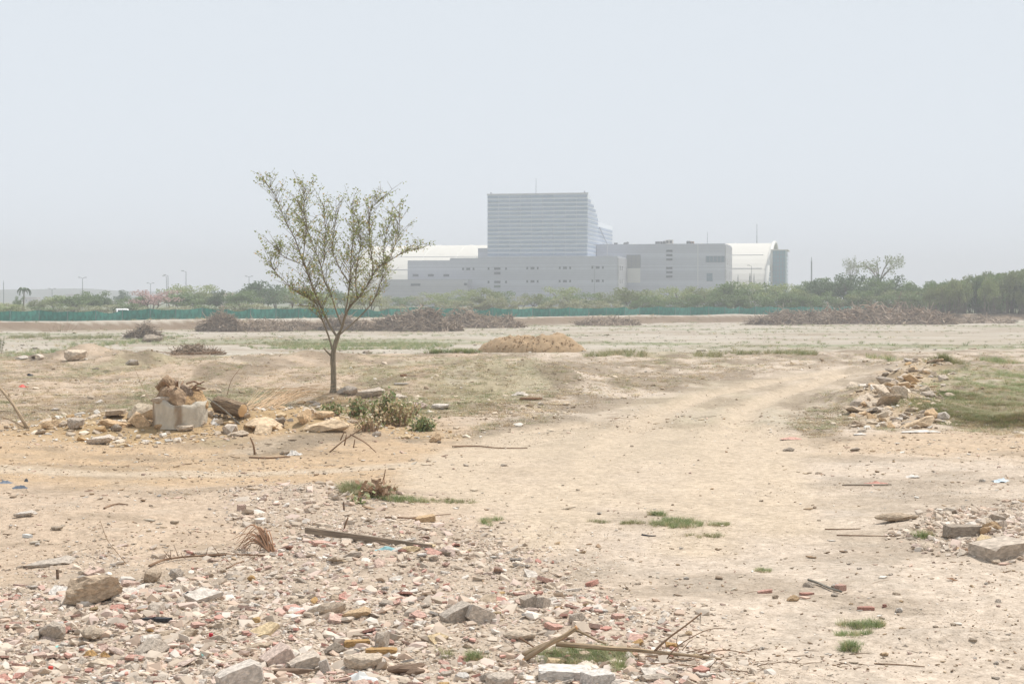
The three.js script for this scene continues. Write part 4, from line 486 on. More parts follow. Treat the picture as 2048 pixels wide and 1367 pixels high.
item('plastic_scrap', 'bluish grey torn plastic on orange sand', 'plastic', crumple(5), mat(rgb(96, 104, 116)), 38, 977, 34, 8, {}); item('plastic_scrap', 'dark grey plastic scrap at the rim of orange sand', 'plastic', crumple(6), mat(rgb(112, 120, 132)), 8, 966, 30, 7, {}); item('plastic_scrap', 'tiny dark upright plastic scrap on orange sand', 'plastic', crumple(7), mat(rgb(90, 94, 100)), 51, 963, 9, 9, {}); item('tin_scrap', 'thin shiny curved metal scrap on sand', 'metal', slabs[1], C.plastic[0], 54, 1074, 26, 6, { deep: 0.4, yaw: -0.5 }); item('stone', 'half buried white stone on peach sand', 'stone', rocks[1], C.white[1], 46, 1034, 40, 14, {}); item('stone', 'small grey flat stone on peach sand', 'stone', rocks[2], C.tan[1], 112, 1060, 24, 9, {}); item('brick_piece', 'pink brick piece standing behind the rubble', 'brick', boxy[6], C.pink[1], 482, 1022, 16, 15, { yaw: 0.6 }); item('stone', 'white pebble on orange sand', 'stone', rocks[3], C.white[0], 317, 993, 10, 6, {}); item('white_scrap', 'white crumpled rag on orange sand near the wooden peg', 'rag', crumple(10), C.white[0], 588, 910, 34, 11, { yaw: 0.3 }); item('stone', 'grey stone beside the white crumpled rag', 'stone', rocks[4], C.tan[1], 568, 909, 22, 10, {}); item('stone', 'long undercut beige stone by the thin bare branch', 'stone', rocks[5], C.tan[2], 420, 1112, 74, 12, { deep: 0.4, sink: 0.05 }); item('brick_piece', 'tan half brick by a stick on the road edge', 'brick', boxy[0], C.orange[1], 851, 1043, 38, 12, { yaw: 0.2, roll: 0.15 }); item('cloth_scrap', 'faded cyan cloth strip below the weathered plank', 'cloth', crumple(18), mat(rgb(138, 176, 178)), 773, 1100, 50, 9, { deep: 0.4 }); item('stone', 'yellowish cream stone beside the cyan cloth', 'stone', rocks[0], C.ochre[1], 822, 1104, 42, 13, {}); item('concrete_chunk', 'pale grey chunk leaning on the weathered plank', 'chunk', blocks[12], C.grey[2], 692, 1085, 26, 10, {});
// ---------------------------------------------------------------- the earthy ridge by the tree
item('stone', 'rounded tan boulder beside a grey boulder on the ridge', 'stone', rocks[0], C.orange[0], 102, 856, 46, 18, {}); item('stone', 'grey round boulder on the earthy ridge', 'stone', rocks[2], C.grey[1], 149, 858, 34, 26, {}); item('stone', 'small tan stone against the round grey boulder', 'stone', rocks[3], C.tan[0], 122, 852, 20, 12, {}); item('stone', 'flat pale grey boulder low on the orange slope', 'stone', rocks[1], C.grey[2], 198, 889, 52, 22, {}); item('concrete_pipe', 'rounded pale pipe piece behind leaning slabs', 'pipe', rocks[4], seenMat(226, 210, 186), 278, 842, 70, 42, { deep: 1.2 }); item('stone_slab', 'brown stone slab propped on orange earth', 'slab', boxy[7], C.tan[3], 230, 836, 40, 10, { roll: 0.1, sink: -0.6 }); item('stone_slab', 'large orange slab leaning on the ridge', 'slab', boxy[1], C.orange[0], 268, 852, 40, 28, { roll: -0.7, yaw: 0.3 }); item('earth_mound', 'bare orange earth lump under the leaning slab', 'mound', rockShape(30, 4), C.orange[1], 222, 854, 70, 24, { sink: 0.3 }); item('stone', 'brown cracked stone on the ridge near the concrete ring', 'stone', rocks[5], C.dark[1], 232, 862, 22, 16, {}); item('stone', 'orange clod row stone before the concrete ring', 'stone', rocks[1], C.orange[1], 330, 858, 44, 18, {}); item('stone', 'tan clod beside the concrete ring', 'stone', rocks[2], C.tan[0], 368, 862, 36, 14, {}); item('stone', 'pale flat clod in front of the concrete ring', 'stone', rocks[0], C.tan[2], 396, 852, 30, 14, {}); item('white_scrap', 'white torn paper on the ridge', 'paper', crumple(11), C.white[0], 428, 848, 28, 14, {}); item('stone', 'long brown clod below the torn paper', 'stone', rocks[3], C.tan[1], 474, 872, 46, 12, {}); item('earth_mound', 'pale orange earth mound beside the log', 'mound', rockShape(31, 4), C.orange[2], 525, 862, 90, 38, { sink: 0.3 }); item('stone', 'small brown clod in front of the log', 'stone', rocks[4], C.tan[3], 486, 836, 30, 14, {}); item('dirt_clod', 'dark brown root clod beside a white lid', 'clod', rocks[1], C.dark[0], 556, 852, 28, 22, {}); item('white_disc', 'round white disc standing in the earth', 'disc', new THREE.CylinderGeometry(0.5, 0.5, 1, 16).rotateX(1.2), C.white[0], 581, 842, 12, 12, { deep: 0.4 });
item('stone', 'orange sandstone block upright on the ridge near the tree', 'stone', rocks[0], C.orange[1], 612, 842, 46, 26, { yaw: 0.7, roll: 0.4 }); item('stone', 'orange sandstone lump beside the upright block', 'stone', rocks[2], C.orange[0], 648, 838, 40, 18, {}); item('stone', 'broad orange sandstone ledge beneath the shrub', 'stone', rocks[3], C.orange[2], 650, 862, 96, 26, { deep: 0.5 }); item('stone', 'grey boulder against the foot of the lone tree', 'stone', rocks[4], C.slate[0], 694, 790, 46, 22, {}); item('stone', 'wider pale boulder next to the one at the tree', 'stone', rocks[1], C.grey[1], 740, 796, 58, 24, {}); item('stone', 'pale boulder half hidden by the shrub', 'stone', rocks[5], C.grey[0], 795, 800, 40, 14, {}); item('stone', 'pinkish flat stone right of the shrub', 'stone', rocks[0], C.pink[0], 835, 818, 40, 16, {}); item('stone', 'white stone on the dry slope past the shrub', 'stone', rocks[2], C.white[1], 880, 818, 36, 12, {}); item('stone', 'round tan boulder at the road edge', 'stone', rocks[3], C.orange[0], 870, 884, 26, 22, {}); item('stone', 'little dark stone touching the round tan boulder', 'stone', rocks[5], C.dark[0], 878, 886, 9, 6, {}); item('stone', 'grey white lump under the shrub', 'stone', rocks[4], C.grey[2], 753, 872, 20, 12, {}); item('white_board', 'flat white board lying on the dry slope', 'board', slabs[1], C.white[0], 803, 770, 32, 3, { deep: 0.4, sink: -0.5 }); item('ochre_lump', 'ochre lump on the dry slope above the white board', 'lump', rocks[0], C.brown[0], 807, 753, 15, 6, {}); item('white_scrap', 'white plastic scraps on the dry slope near the road', 'plastic', crumple(12), C.white[1], 1040, 790, 36, 8, {}); item('dry_bark', 'brown bark strip below white scraps on the slope', 'bark', slabs[1], C.brown[0], 1062, 800, 46, 4, { deep: 0.3, sink: -0.2 });
item('plastic_scrap', 'black torn plastic on the grassy slope', 'plastic', crumple(8), C.black[0], 57, 752, 18, 7, { roll: 0.3 }); item('red_rag', 'red rag on the grassy slope', 'rag', crumple(17), C.redplastic[0], 43, 774, 22, 6, {}); item('concrete_pipe', 'short pale concrete pipe with dark hollow in low grass', 'pipe', (() => { const s = new THREE.Shape(); s.absarc(0, 0, 0.5, 0, 6.283); const hole = new THREE.Path(); hole.absarc(0, 0, 0.28, 0, 6.283); s.holes.push(hole); return boxUV(new THREE.ExtrudeGeometry(s, { depth: 1.2, bevelEnabled: false, curveSegments: 16 }).translate(0, 0.5, -0.6)); })(), C.grey[2], 70, 719, 24, 12, { deep: 1 }); item('boulder', 'white limestone boulder in the low grass', 'boulder', rocks[3], C.white[1], 40, 719, 30, 10, {}); item('boulder', 'big beige earth covered boulder on the plateau rim', 'boulder', rocks[2], C.tan[2], 148, 722, 46, 26, {}); item('boulder', 'grey fan shaped boulder on the low mound', 'boulder', rocks[4], C.slate[0], 262, 730, 30, 14, {});
// ---------------------------------------------------------------- broken concrete ring with the root stump
{
  const p = ground(360, 842), k = perPx(p), o = thing('concrete_ring', 'broken concrete well ring stained brown on the earthy ridge', 'well ring', null, p.toArray()), R = 54 * k, T = 0.10, Hh = 47 * k, n = 64, pos = [], col = [], idx = [];
  const topAt = a => Hh * (0.82 + 0.2 * fbm(Math.cos(a) * 1.6 + 5, Math.sin(a) * 1.6, 3) + 0.07 * smooth(-0.2, -0.5, Math.cos(a)) * smooth(-0.1, 0.2, Math.sin(a)) - 0.14 * smooth(0.75, 0.95, Math.cos(a - 1.3)));
  const put = (a, r, y) => { pos.push(Math.cos(a) * r, y, Math.sin(a) * r * 0.85); const ca = Math.cos(a), st = smooth(0.35, 0.65, Math.exp(-(((ca - 0.12) / 0.2) ** 2)) + Math.exp(-(((ca + 0.93) / 0.12) ** 2)) + 0.8 * (fbm(a * 5, y * 9, 3) - 0.5)); const c = mixc([0.52, 0.46, 0.37], [0.27, 0.19, 0.12], st * 0.85), f = 0.85 + 0.3 * vnoise(a * 12, y * 14); col.push(...c.map(q => q * f)); };
  for (let i = 0; i <= n; i++) { const a = i / n * 6.2832, t = topAt(a); for (let j = 0; j <= 5; j++) put(a, R * (1 + 0.02 * vnoise(a * 8, j)), -0.1 + (t + 0.1) * j / 5); put(a, R - T, t * 0.97); put(a, R - T, -0.1); }
  for (let i = 0; i < n; i++) for (let j = 0; j < 7; j++) { const a = i * 8 + j, b = a + 8; idx.push(a, a + 1, b, b, a + 1, b + 1); }
  const g = new THREE.BufferGeometry(); g.setAttribute('position', new THREE.Float32BufferAttribute(pos, 3)); g.setAttribute('color', new THREE.Float32BufferAttribute(col, 3)); g.setIndex(idx); g.computeVertexNormals(); part('ring_wall', boxUV(g), new THREE.MeshStandardMaterial({ vertexColors: true, roughness: 0.95, bumpMap: stoneBump, bumpScale: 0.012 }), o);
  part('broken_lip', rocks[1], C.grey[1], o).position.set(-R * 0.55, Hh * 0.8, R * 0.62); o.children[1].scale.set(0.3, 0.12, 0.16);
  const q = p.clone().add(V(-0.05, 0, -0.05)), s = thing('tree_stump', 'ragged uprooted brown stump lying in the concrete ring', 'stump', null, [q.x, q.y, q.z]);
  const lump = (seed, x, y, z, sx, sy, sz, m) => { const me = part('root_lump', rockShape(seed, 4), m, s); me.position.set(x, y, z); me.scale.set(sx, sy, sz); me.rotation.y = seed; };
  const sm = seenMat(176, 150, 122), so = seenMat(196, 162, 120); lump(61, -0.08, 0.02, 0, 0.66, 0.52, 0.55, sm); lump(62, -0.16, 0.4, 0, 0.34, 0.3, 0.35, sm); lump(63, 0.24, 0.12, 0, 0.46, 0.4, 0.45, so); lump(64, 0.13, 0.34, 0.02, 0.24, 0.22, 0.25, seenMat(150, 130, 112));
  const r = rng(5); for (let i = 0; i < 16; i++) { const a = r() * 6.28, e = 0.3 + 0.5 * r(); part('root', stick(V(Math.cos(a) * 0.16, 0.35 + 0.25 * r(), Math.sin(a) * 0.16), V(Math.cos(a) * 0.42, 0.3 + 0.42 * e, Math.sin(a) * 0.4), 0.022, 0.04), barkBrown, s); }
  const lg = thing('log', 'thick dark log with an orange sawn end beside the concrete ring', 'log', null, [0, 0, 0]), A = above(425, 808, 838), B = above(486, 820, 834); A.z -= 0.25; B.z += 0.1; const rr = 15 * k;
  part('stem', limb([A, A.clone().lerp(B, 0.5), B], [rr * 1.1, rr, rr * 0.9], 16, 0.45), mat(rgb(176, 150, 122), { map: barkTex, bumpMap: barkBump, bumpScale: 0.03 }), lg); const dir = B.clone().sub(A).normalize(); part('sawn_end', limb([B.clone().addScaledVector(dir, -0.01), B.clone().addScaledVector(dir, 0.012)], [rr * 0.9, rr * 0.86], 14), mat(rgb(198, 164, 122)), lg);
}
// ---------------------------------------------------------------- sticks, planks and fallen branches
function lying(name, label, cat, pts, r0, r1, m, lift = 0.6, twigs = 0) { // along the ground, radii in photo pixels
  const w = pts.map(([x, y]) => { const g = ground(x, y); g.y += r0 * perPx(g) * lift; return g; }), k = perPx(w[0]), o = thing(name, label, cat); part('stem', branch(w, r0 * k, r1 * k, 6), m, o);
  const rr = rng(pts[0][0]); for (let i = 0; i < twigs; i++) { const t = 0.15 + 0.8 * rr(), c = new THREE.CatmullRomCurve3(w).getPoint(t); part('twig', stick(c, c.clone().add(V((rr() - 0.5) * 0.16, 0.03 + 0.06 * rr(), (rr() - 0.5) * 0.25)), r1 * k * 0.8), m, o); } return o;
}
function standing(name, label, cat, pts, base, r0, r1, m) { const w = pts.map(([x, y]) => above(x, y, base)), k = perPx(w[0]), o = thing(name, label, cat); w[0].y -= 0.03; part('stem', branch(w, r0 * k, r1 * k, 6), m, o); return o; }
{ // the big cut branch in the foreground
  const o = thing('fallen_branch', 'big cut branch with sawn fork lying over grass and rubble', 'branch'), z = (x, y) => [1000 + x * 0.2441, 1180 + y * 0.2441], k = perPx(ground(1200, 1318));
  const run = (name, pts, base, r0, r1, m = barkLight) => part(name, branch(pts.map(([x, y, b]) => { const [px, py] = z(x, y); return above(px, py, b ?? base); }), r0 * k, r1 * k, 8, 0.08), m, o);
  run('stem', [[460, 436], [700, 455], [900, 474], [1100, 486], [1300, 506], [1500, 526], [1650, 542], [1820, 562]], 1320, 5.6, 2.2); run('side_branch', [[1275, 496], [1330, 440], [1400, 380], [1530, 285], [1655, 186]], 1320, 2.6, 1.5, barkBrown);
  run('cut_fork', [[205, 566], [300, 502], [400, 440], [530, 372], [622, 306]], 1324, 5.2, 4.6); run('cut_fork', [[190, 530], [330, 462], [500, 392]], 1312, 5.4, 4.4); run('side_branch', [[615, 318], [700, 356], [790, 404], [876, 436]], 1316, 2.6, 1.9); run('side_branch', [[155, 385], [230, 432], [300, 480]], 1300, 2.4, 1.5, barkBrown); run('side_branch', [[530, 410], [580, 440], [606, 485]], 1305, 1.8, 1.2);
  run('twig', [[380, 512, 1312], [700, 530, 1316], [1000, 562, 1322], [1260, 592, 1328]], 1318, 1.9, 1.1, barkBrown); run('twig', [[1020, 612, 1332], [1350, 600, 1332], [1700, 632, 1338], [2060, 668, 1346]], 1330, 1.9, 0.9, barkBrown); run('twig', [[1350, 600], [1420, 500], [1500, 430], [1680, 332], [1780, 308], [1865, 312]], 1330, 1.4, 0.7, barkBrown); run('twig', [[1040, 540, 1316], [1300, 545, 1318], [1560, 570, 1322], [1900, 540, 1316]], 1316, 1.4, 0.8, barkBrown); run('twig', [[1600, 540], [1750, 500], [1880, 490], [2050, 520]], 1318, 1.5, 0.8, barkBrown); run('twig', [[1650, 545, 1318], [1850, 600, 1330], [1900, 605, 1332]], 1320, 1.6, 0.9, barkBrown); run('twig', [[1500, 520], [1580, 500], [1690, 470]], 1314, 1.4, 0.8, barkBrown); run('twig', [[1470, 470], [1455, 420], [1465, 370]], 1312, 0.9, 0.5, barkBrown); run('twig', [[1650, 200], [1648, 268]], 1320, 0.9, 0.7, barkGrey); run('twig', [[1480, 520], [1560, 420], [1590, 400]], 1312, 0.9, 0.6, barkBrown); run('twig', [[1720, 640, 1338], [1790, 565, 1338]], 1338, 1.0, 0.6, barkBrown);
  for (const [x, y, b, dx, dy] of [[622, 306, 1324, 0.03, 0.02], [205, 566, 1324, -0.03, -0.02], [500, 392, 1312, 0.03, 0.02], [1655, 186, 1320, 0.012, 0.012]]) { const [px, py] = z(x, y), c = above(px, py, b); part('sawn_end', limb([c, c.clone().add(V(dx * 0.3, dy * 0.3, 0))], [4.4 * k * (x > 1600 ? 0.4 : 1), 4.0 * k * (x > 1600 ? 0.4 : 1)], 8), cutWood, o); }
}
{ const A = ground(612, 1072), B = ground(862, 1100), o = thing('weathered_plank', 'long weathered grey plank lying in the rubble', 'plank'), m = A.clone().lerp(B, 0.5), L = A.distanceTo(B); o.position.set(m.x, Math.max(A.y, B.y, m.y) + 0.012, m.z); o.rotation.y = -Math.atan2(B.z - A.z, B.x - A.x); o.rotation.z = 0.01; part('board', box(L, 0.05, 0.03), mat(rgb(164, 146, 126), { map: woodTex }), o); part('splinter', box(L * 0.2, 0.02, 0.04, L * 0.55, -0.02, 0.02), C.weathered[0], o); }
lying('bare_branch', 'long thin bare branch lying on peach sand', 'branch', [[298, 1136], [328, 1124], [360, 1119], [400, 1116], [460, 1114], [530, 1115]], 2.6, 1.3, barkBrown, 2, 9); lying('bare_branch', 'short crooked branch below the long bare one', 'branch', [[452, 1138], [485, 1124], [520, 1114]], 1.5, 0.9, barkBrown, 1.2, 2); lying('stick', 'grey bent stick lying on the sandy track', 'stick', [[1617, 1163], [1640, 1171], [1660, 1180], [1683, 1187]], 2.8, 2.4, barkGrey, 1.6); lying('stick', 'brown stick pointing at the tan half brick', 'stick', [[770, 1036], [800, 1036], [835, 1039]], 1.8, 1.4, barkBrown, 1); lying('stick', 'thin stick crossing the tan half brick', 'stick', [[820, 1038], [860, 1034], [902, 1030]], 1.4, 0.8, barkBrown, 2); lying('stick', 'long pale brown stick on the road edge', 'stick', [[905, 894], [950, 893], [1000, 897], [1055, 897]], 1.6, 0.9, barkBrown, 1); lying('stick', 'curved rusty stick on sand', 'stick', [[208, 1018], [222, 1012], [238, 1009], [255, 1011]], 2.2, 1.2, barkBrown, 1); lying('stick', 'dark twig on orange sand near the white rag', 'stick', [[498, 916], [540, 917], [580, 914]], 2.2, 1.4, barkBrown, 0.8); lying('stick', 'upper thin straight twig on the eastern sand', 'stick', [[1650, 1059], [1685, 1059], [1722, 1058]], 1.3, 0.8, barkBrown, 1); lying('stick', 'lower thin straight twig on the eastern sand', 'stick', [[1674, 1071], [1730, 1072], [1792, 1073]], 1.3, 0.8, barkBrown, 1); lying('stick', 'dark twig by the grass on the track', 'stick', [[1284, 1070], [1298, 1072], [1312, 1072]], 2, 1, C.black[0], 0.6); lying('stick', 'thin brown twig south of the tall grass tufts', 'stick', [[1752, 1328], [1800, 1330], [1850, 1334]], 1.5, 0.9, barkBrown, 1);
standing('wooden_peg', 'short dark wooden peg behind the brown boulder', 'peg', [[111, 1156], [110, 1138]], 1157, 3.2, 3, C.darkwood[0]); standing('wooden_peg', 'bent brown peg standing in orange sand', 'peg', [[508, 908], [506, 892], [499, 874]], 909, 2.4, 1.4, barkBrown); standing('wooden_peg', 'small dark peg near the road', 'peg', [[687, 1020], [686, 1003]], 1021, 2.4, 1.6, C.darkwood[0]); standing('twig_stalk', 'leaning brown stalk above the weathered plank', 'stalk', [[684, 1062], [690, 1046], [695, 1034]], 1063, 2, 1.4, barkBrown); standing('twig_stalk', 'thin red brown stalk by the roadside weeds', 'stalk', [[763, 964], [768, 950], [770, 938]], 966, 1.6, 0.8, barkBrown); standing('twig_stalk', 'thin tall curved stem on peach sand', 'stalk', [[256, 1128], [232, 1106], [212, 1080], [197, 1040]], 1130, 0.9, 0.5, twigM); standing('twig_stalk', 'slanting stick before the earthy ridge', 'stalk', [[480, 846], [450, 822], [415, 796]], 848, 1.8, 1.2, barkGrey); standing('twig_stalk', 'long thin cane bent over the slope', 'stalk', [[452, 790], [462, 760], [480, 735]], 792, 0.8, 0.5, twigM); standing('twig_stalk', 'thin dry stem rising beside the stump', 'stalk', [[300, 800], [282, 770], [268, 735]], 800, 0.7, 0.4, twigM);
{ const o = thing('broken_stake', 'forked bare stake leaning out of the earthy ridge', 'stake'), k = perPx(ground(55, 856)); const run = (pts, r0, r1) => part('stem', branch(pts.map(([x, y]) => above(x, y, 857)), r0 * k, r1 * k, 7), barkLight, o); run([[55, 858], [40, 835], [24, 808], [0, 778], [-20, 755]], 4, 2.6); run([[22, 806], [18, 798], [16, 786]], 3, 1.8); run([[50, 856], [20, 840], [-10, 830]], 2, 1.4); }
{ const o = thing('twig_tangle', 'crossed dry twigs on orange sand below the shrub', 'twigs'), k = perPx(ground(690, 902)); for (const pts of [[[658, 904], [690, 878], [720, 858], [730, 848]], [[700, 868], [730, 885], [752, 905]], [[680, 880], [688, 862]], [[688, 890], [692, 868]], [[706, 895], [709, 878]]]) part('twig', branch(pts.map(([x, y]) => above(x, y, 904)), 1.6 * k, 0.8 * k, 5), barkBrown, o); }
{ const o = thing('dry_brush', 'arching dry twig clump beside the long bare branch', 'brush'), r = rng(19), k = perPx(ground(520, 1100)), m = mat(rgb(182, 142, 112)); for (let i = 0; i < 26; i++) { const bx = 535 + 14 * r(), x1 = 440 + 90 * r(), t = 1048 + 40 * r(); part('twig', branch([above(bx, 1102, 1104), above((bx + x1) / 2, t - 6 * r(), 1102), above(x1, t + 12 + 25 * r(), 1100)], (1.3 + 0.8 * r()) * k, 0.5 * k, 4), i % 3 ? m : barkBrown, o); } }
{ const r = rng(23); for (let i = 0; i < 30; i++) { const px = 1480 + 240 * r(), py = 1296 + 52 * r(), l = 14 + 34 * r() * (r() < 0.3 ? -0.6 : 1), ky = (r() - 0.5) * 14; lying('litter_twig', 'thin brown twig scattered on the sand below the tall grass tufts', 'twig', [[px, py], [px + l * 0.5, py + ky * 0.6 + 2 * (r() - 0.5)], [px + l, py + ky]], 0.6 + 0.6 * r(), 0.4, barkBrown, 1).userData.group = 'twigs scattered on the sand'; } }
// ---------------------------------------------------------------- scattered rubble: the largest pieces one by one, the rest as one mass
const far2 = (r, a, b) => 1 / (1 / b + (1 / a - 1 / b) * r());   // depths so that near and far ground get alike numbers in view
function strew(seed, n, d0, d1, test, smin, smax, power = 0.5, grows = false) { const r = rng(seed), out = []; let guard = 0; while (out.length < n && guard++ < n * 60) { const d = far2(r, d0, d1), x = (r() * 2 - 1) * 0.345 * d, z = -d; if (r() < test(x, z, r)) out.push({ x, z, d, s: Math.min(smax, smin * (grows ? d / 10 : 1) * Math.pow(1 - r() * 0.999, -power)) }); } return out; }
function lay(me, p, sx, sy, sz, r, tilt = 0.5, lift = 0.2) { me.position.set(p.x, H(p.x, p.z) - sy * lift, p.z); me.rotation.set((r() - 0.5) * tilt * 2, r() * 6.28, (r() - 0.5) * tilt * 2); me.scale.set(sx, sy, sz); }
function crowd(name, label, cat, group, list, geos, mats, dims, seed, tilt, lift) { const r = rng(seed); list.forEach(p => { const me = new THREE.Mesh(pick(geos, r), pick(mats, r)); me.name = numbered(name); me.castShadow = me.receiveShadow = true; const [a, b, c] = dims(p.s, r); lay(me, p, a, b, c, r, tilt, lift); scene.add(tag(me, label, cat, group)); }); }
const zBranch = zone([[1040, 1268], [1300, 1262], [1500, 1270], [1500, 1350], [1230, 1345], [1040, 1335]]);
const inRubble = (x, z) => zRubble(x, z, 0.35), inChunks = (x, z) => inRubble(x, z) * (1 - 0.93 * zBranch(x, z, 0.1)) * (0.25 + 0.75 * smooth(0.4, 0.6, fbm(x * 1.7 + 70, z * 1.7, 3))), inEast = (x, z) => zRubbleEast(x, z, 0.3);
const lumpy = (s, r) => [s * (0.9 + 0.8 * r()), s * (0.25 + 0.4 * r()), s * (0.8 + 0.5 * r())], shard = (s, r) => [s * (1 + 0.8 * r()), 0.008 + 0.008 * r(), s * (0.7 + 0.5 * r())];
crowd('rubble_chunk', 'broken grey or beige concrete chunk in the foreground rubble field', 'chunk', 'concrete chunks of the foreground rubble', strew(301, 295, 8, 14, inChunks, 0.04, 0.13, 0.4), blocks, [...C.grey, ...C.tan, ...C.pink, C.white[1]], lumpy, 302, 0.5, 0.38);
crowd('terracotta_shard', 'pink or red terracotta tile shard in the foreground rubble field', 'shard', 'terracotta shards of the foreground rubble', strew(303, 170, 8, 14, inChunks, 0.035, 0.1, 0.4), slabs, C.red, shard, 304, 0.32, -0.6);
crowd('pale_shard', 'pale plaster or ceramic shard in the foreground rubble field', 'shard', 'pale shards of the foreground rubble', strew(305, 150, 8, 14, inChunks, 0.035, 0.1, 0.4), slabs, [...C.white, C.grey[2], C.pink[0], C.ochre[1]], shard, 306, 0.35, -0.6);
crowd('plaster_lump', 'pale pinkish plaster lump in the foreground rubble field', 'lump', 'plaster lumps of the foreground rubble', strew(319, 200, 8, 14, inChunks, 0.04, 0.12, 0.4), [...blocks, ...rocks], [...C.pink, C.white[1], C.tan[2], C.grey[2]], lumpy, 320, 0.5, 0.35);
crowd('ochre_scrap', 'small ochre foam scrap in the foreground rubble field', 'scrap', 'ochre scraps of the foreground rubble', strew(307, 16, 8, 13, inRubble, 0.04, 0.07, 0.3), blocks, C.ochre, lumpy, 308, 0.4, 0.1);
crowd('rubble_stone', 'grey or tan stone piece in the eastern rubble patch', 'stone', 'stones of the eastern rubble patch', strew(309, 120, 12, 17, inEast, 0.04, 0.14, 0.4), [...blocks, ...rocks], [...C.grey, ...C.tan, C.orange[1]], lumpy, 310, 0.4, 0.25);
crowd('heap_stone', 'tan or grey stone piled in the rock heap beside the green lawn', 'stone', 'stones of the rock heap by the lawn', strew(311, 240, 24, 50, (x, z) => zHeap(x, z, 0.35) > 0.5 ? 1 : 0, 0.1, 0.36, 0.36), [...blocks, ...rocks, ...rocks], [...C.tan, ...C.tan, ...C.orange, C.grey[0], C.grey[1], C.grey[2], C.white[1], C.dark[1]], lumpy, 312, 0.5, 0.15);
crowd('ridge_stone', 'tan stone or clod on the earthy ridge near the lone tree', 'stone', 'stones of the earthy ridge', strew(313, 120, 21, 33, (x, z) => zRidge(x, z, 0.3) > 0.5 ? 1 : 0, 0.07, 0.26, 0.4), [...rocks, ...blocks], [...C.tan, ...C.orange, C.grey[0], C.grey[2], C.white[1]], lumpy, 314, 0.4, 0.25);
crowd('slope_stone', 'pale stone lying loose on the dry slope', 'stone', 'loose stones of the dry slope', strew(315, 90, 24, 56, (x, z) => (zLawn(x, z) > 0.2 || zRoad(x, z) > 0.3 || pathDist(trackway, x, z) < 2 ? 0 : x < 0.15 * -z ? 1 : 0.5), 0.08, 0.3, 0.35), rocks, [C.white[1], C.grey[2], C.tan[2], C.tan[1], C.dark[1]], (s, r) => [s, s * 0.4, s * 0.8], 316, 0.2, 0.3);
crowd('track_stone', 'small stone lying loose on the sandy track and flat', 'stone', 'loose stones of the sandy track', strew(317, 130, 8, 26, (x, z) => (inRubble(x, z) > 0.1 || inEast(x, z) > 0.2 ? 0 : 1), 0.03, 0.09, 0.3), [...rocks, ...blocks], [...C.tan, C.grey[1], C.grey[2], C.pink[1], C.orange[0], C.white[1]], (s, r) => [s, s * 0.5, s * 0.8], 318, 0.3, 0.25);
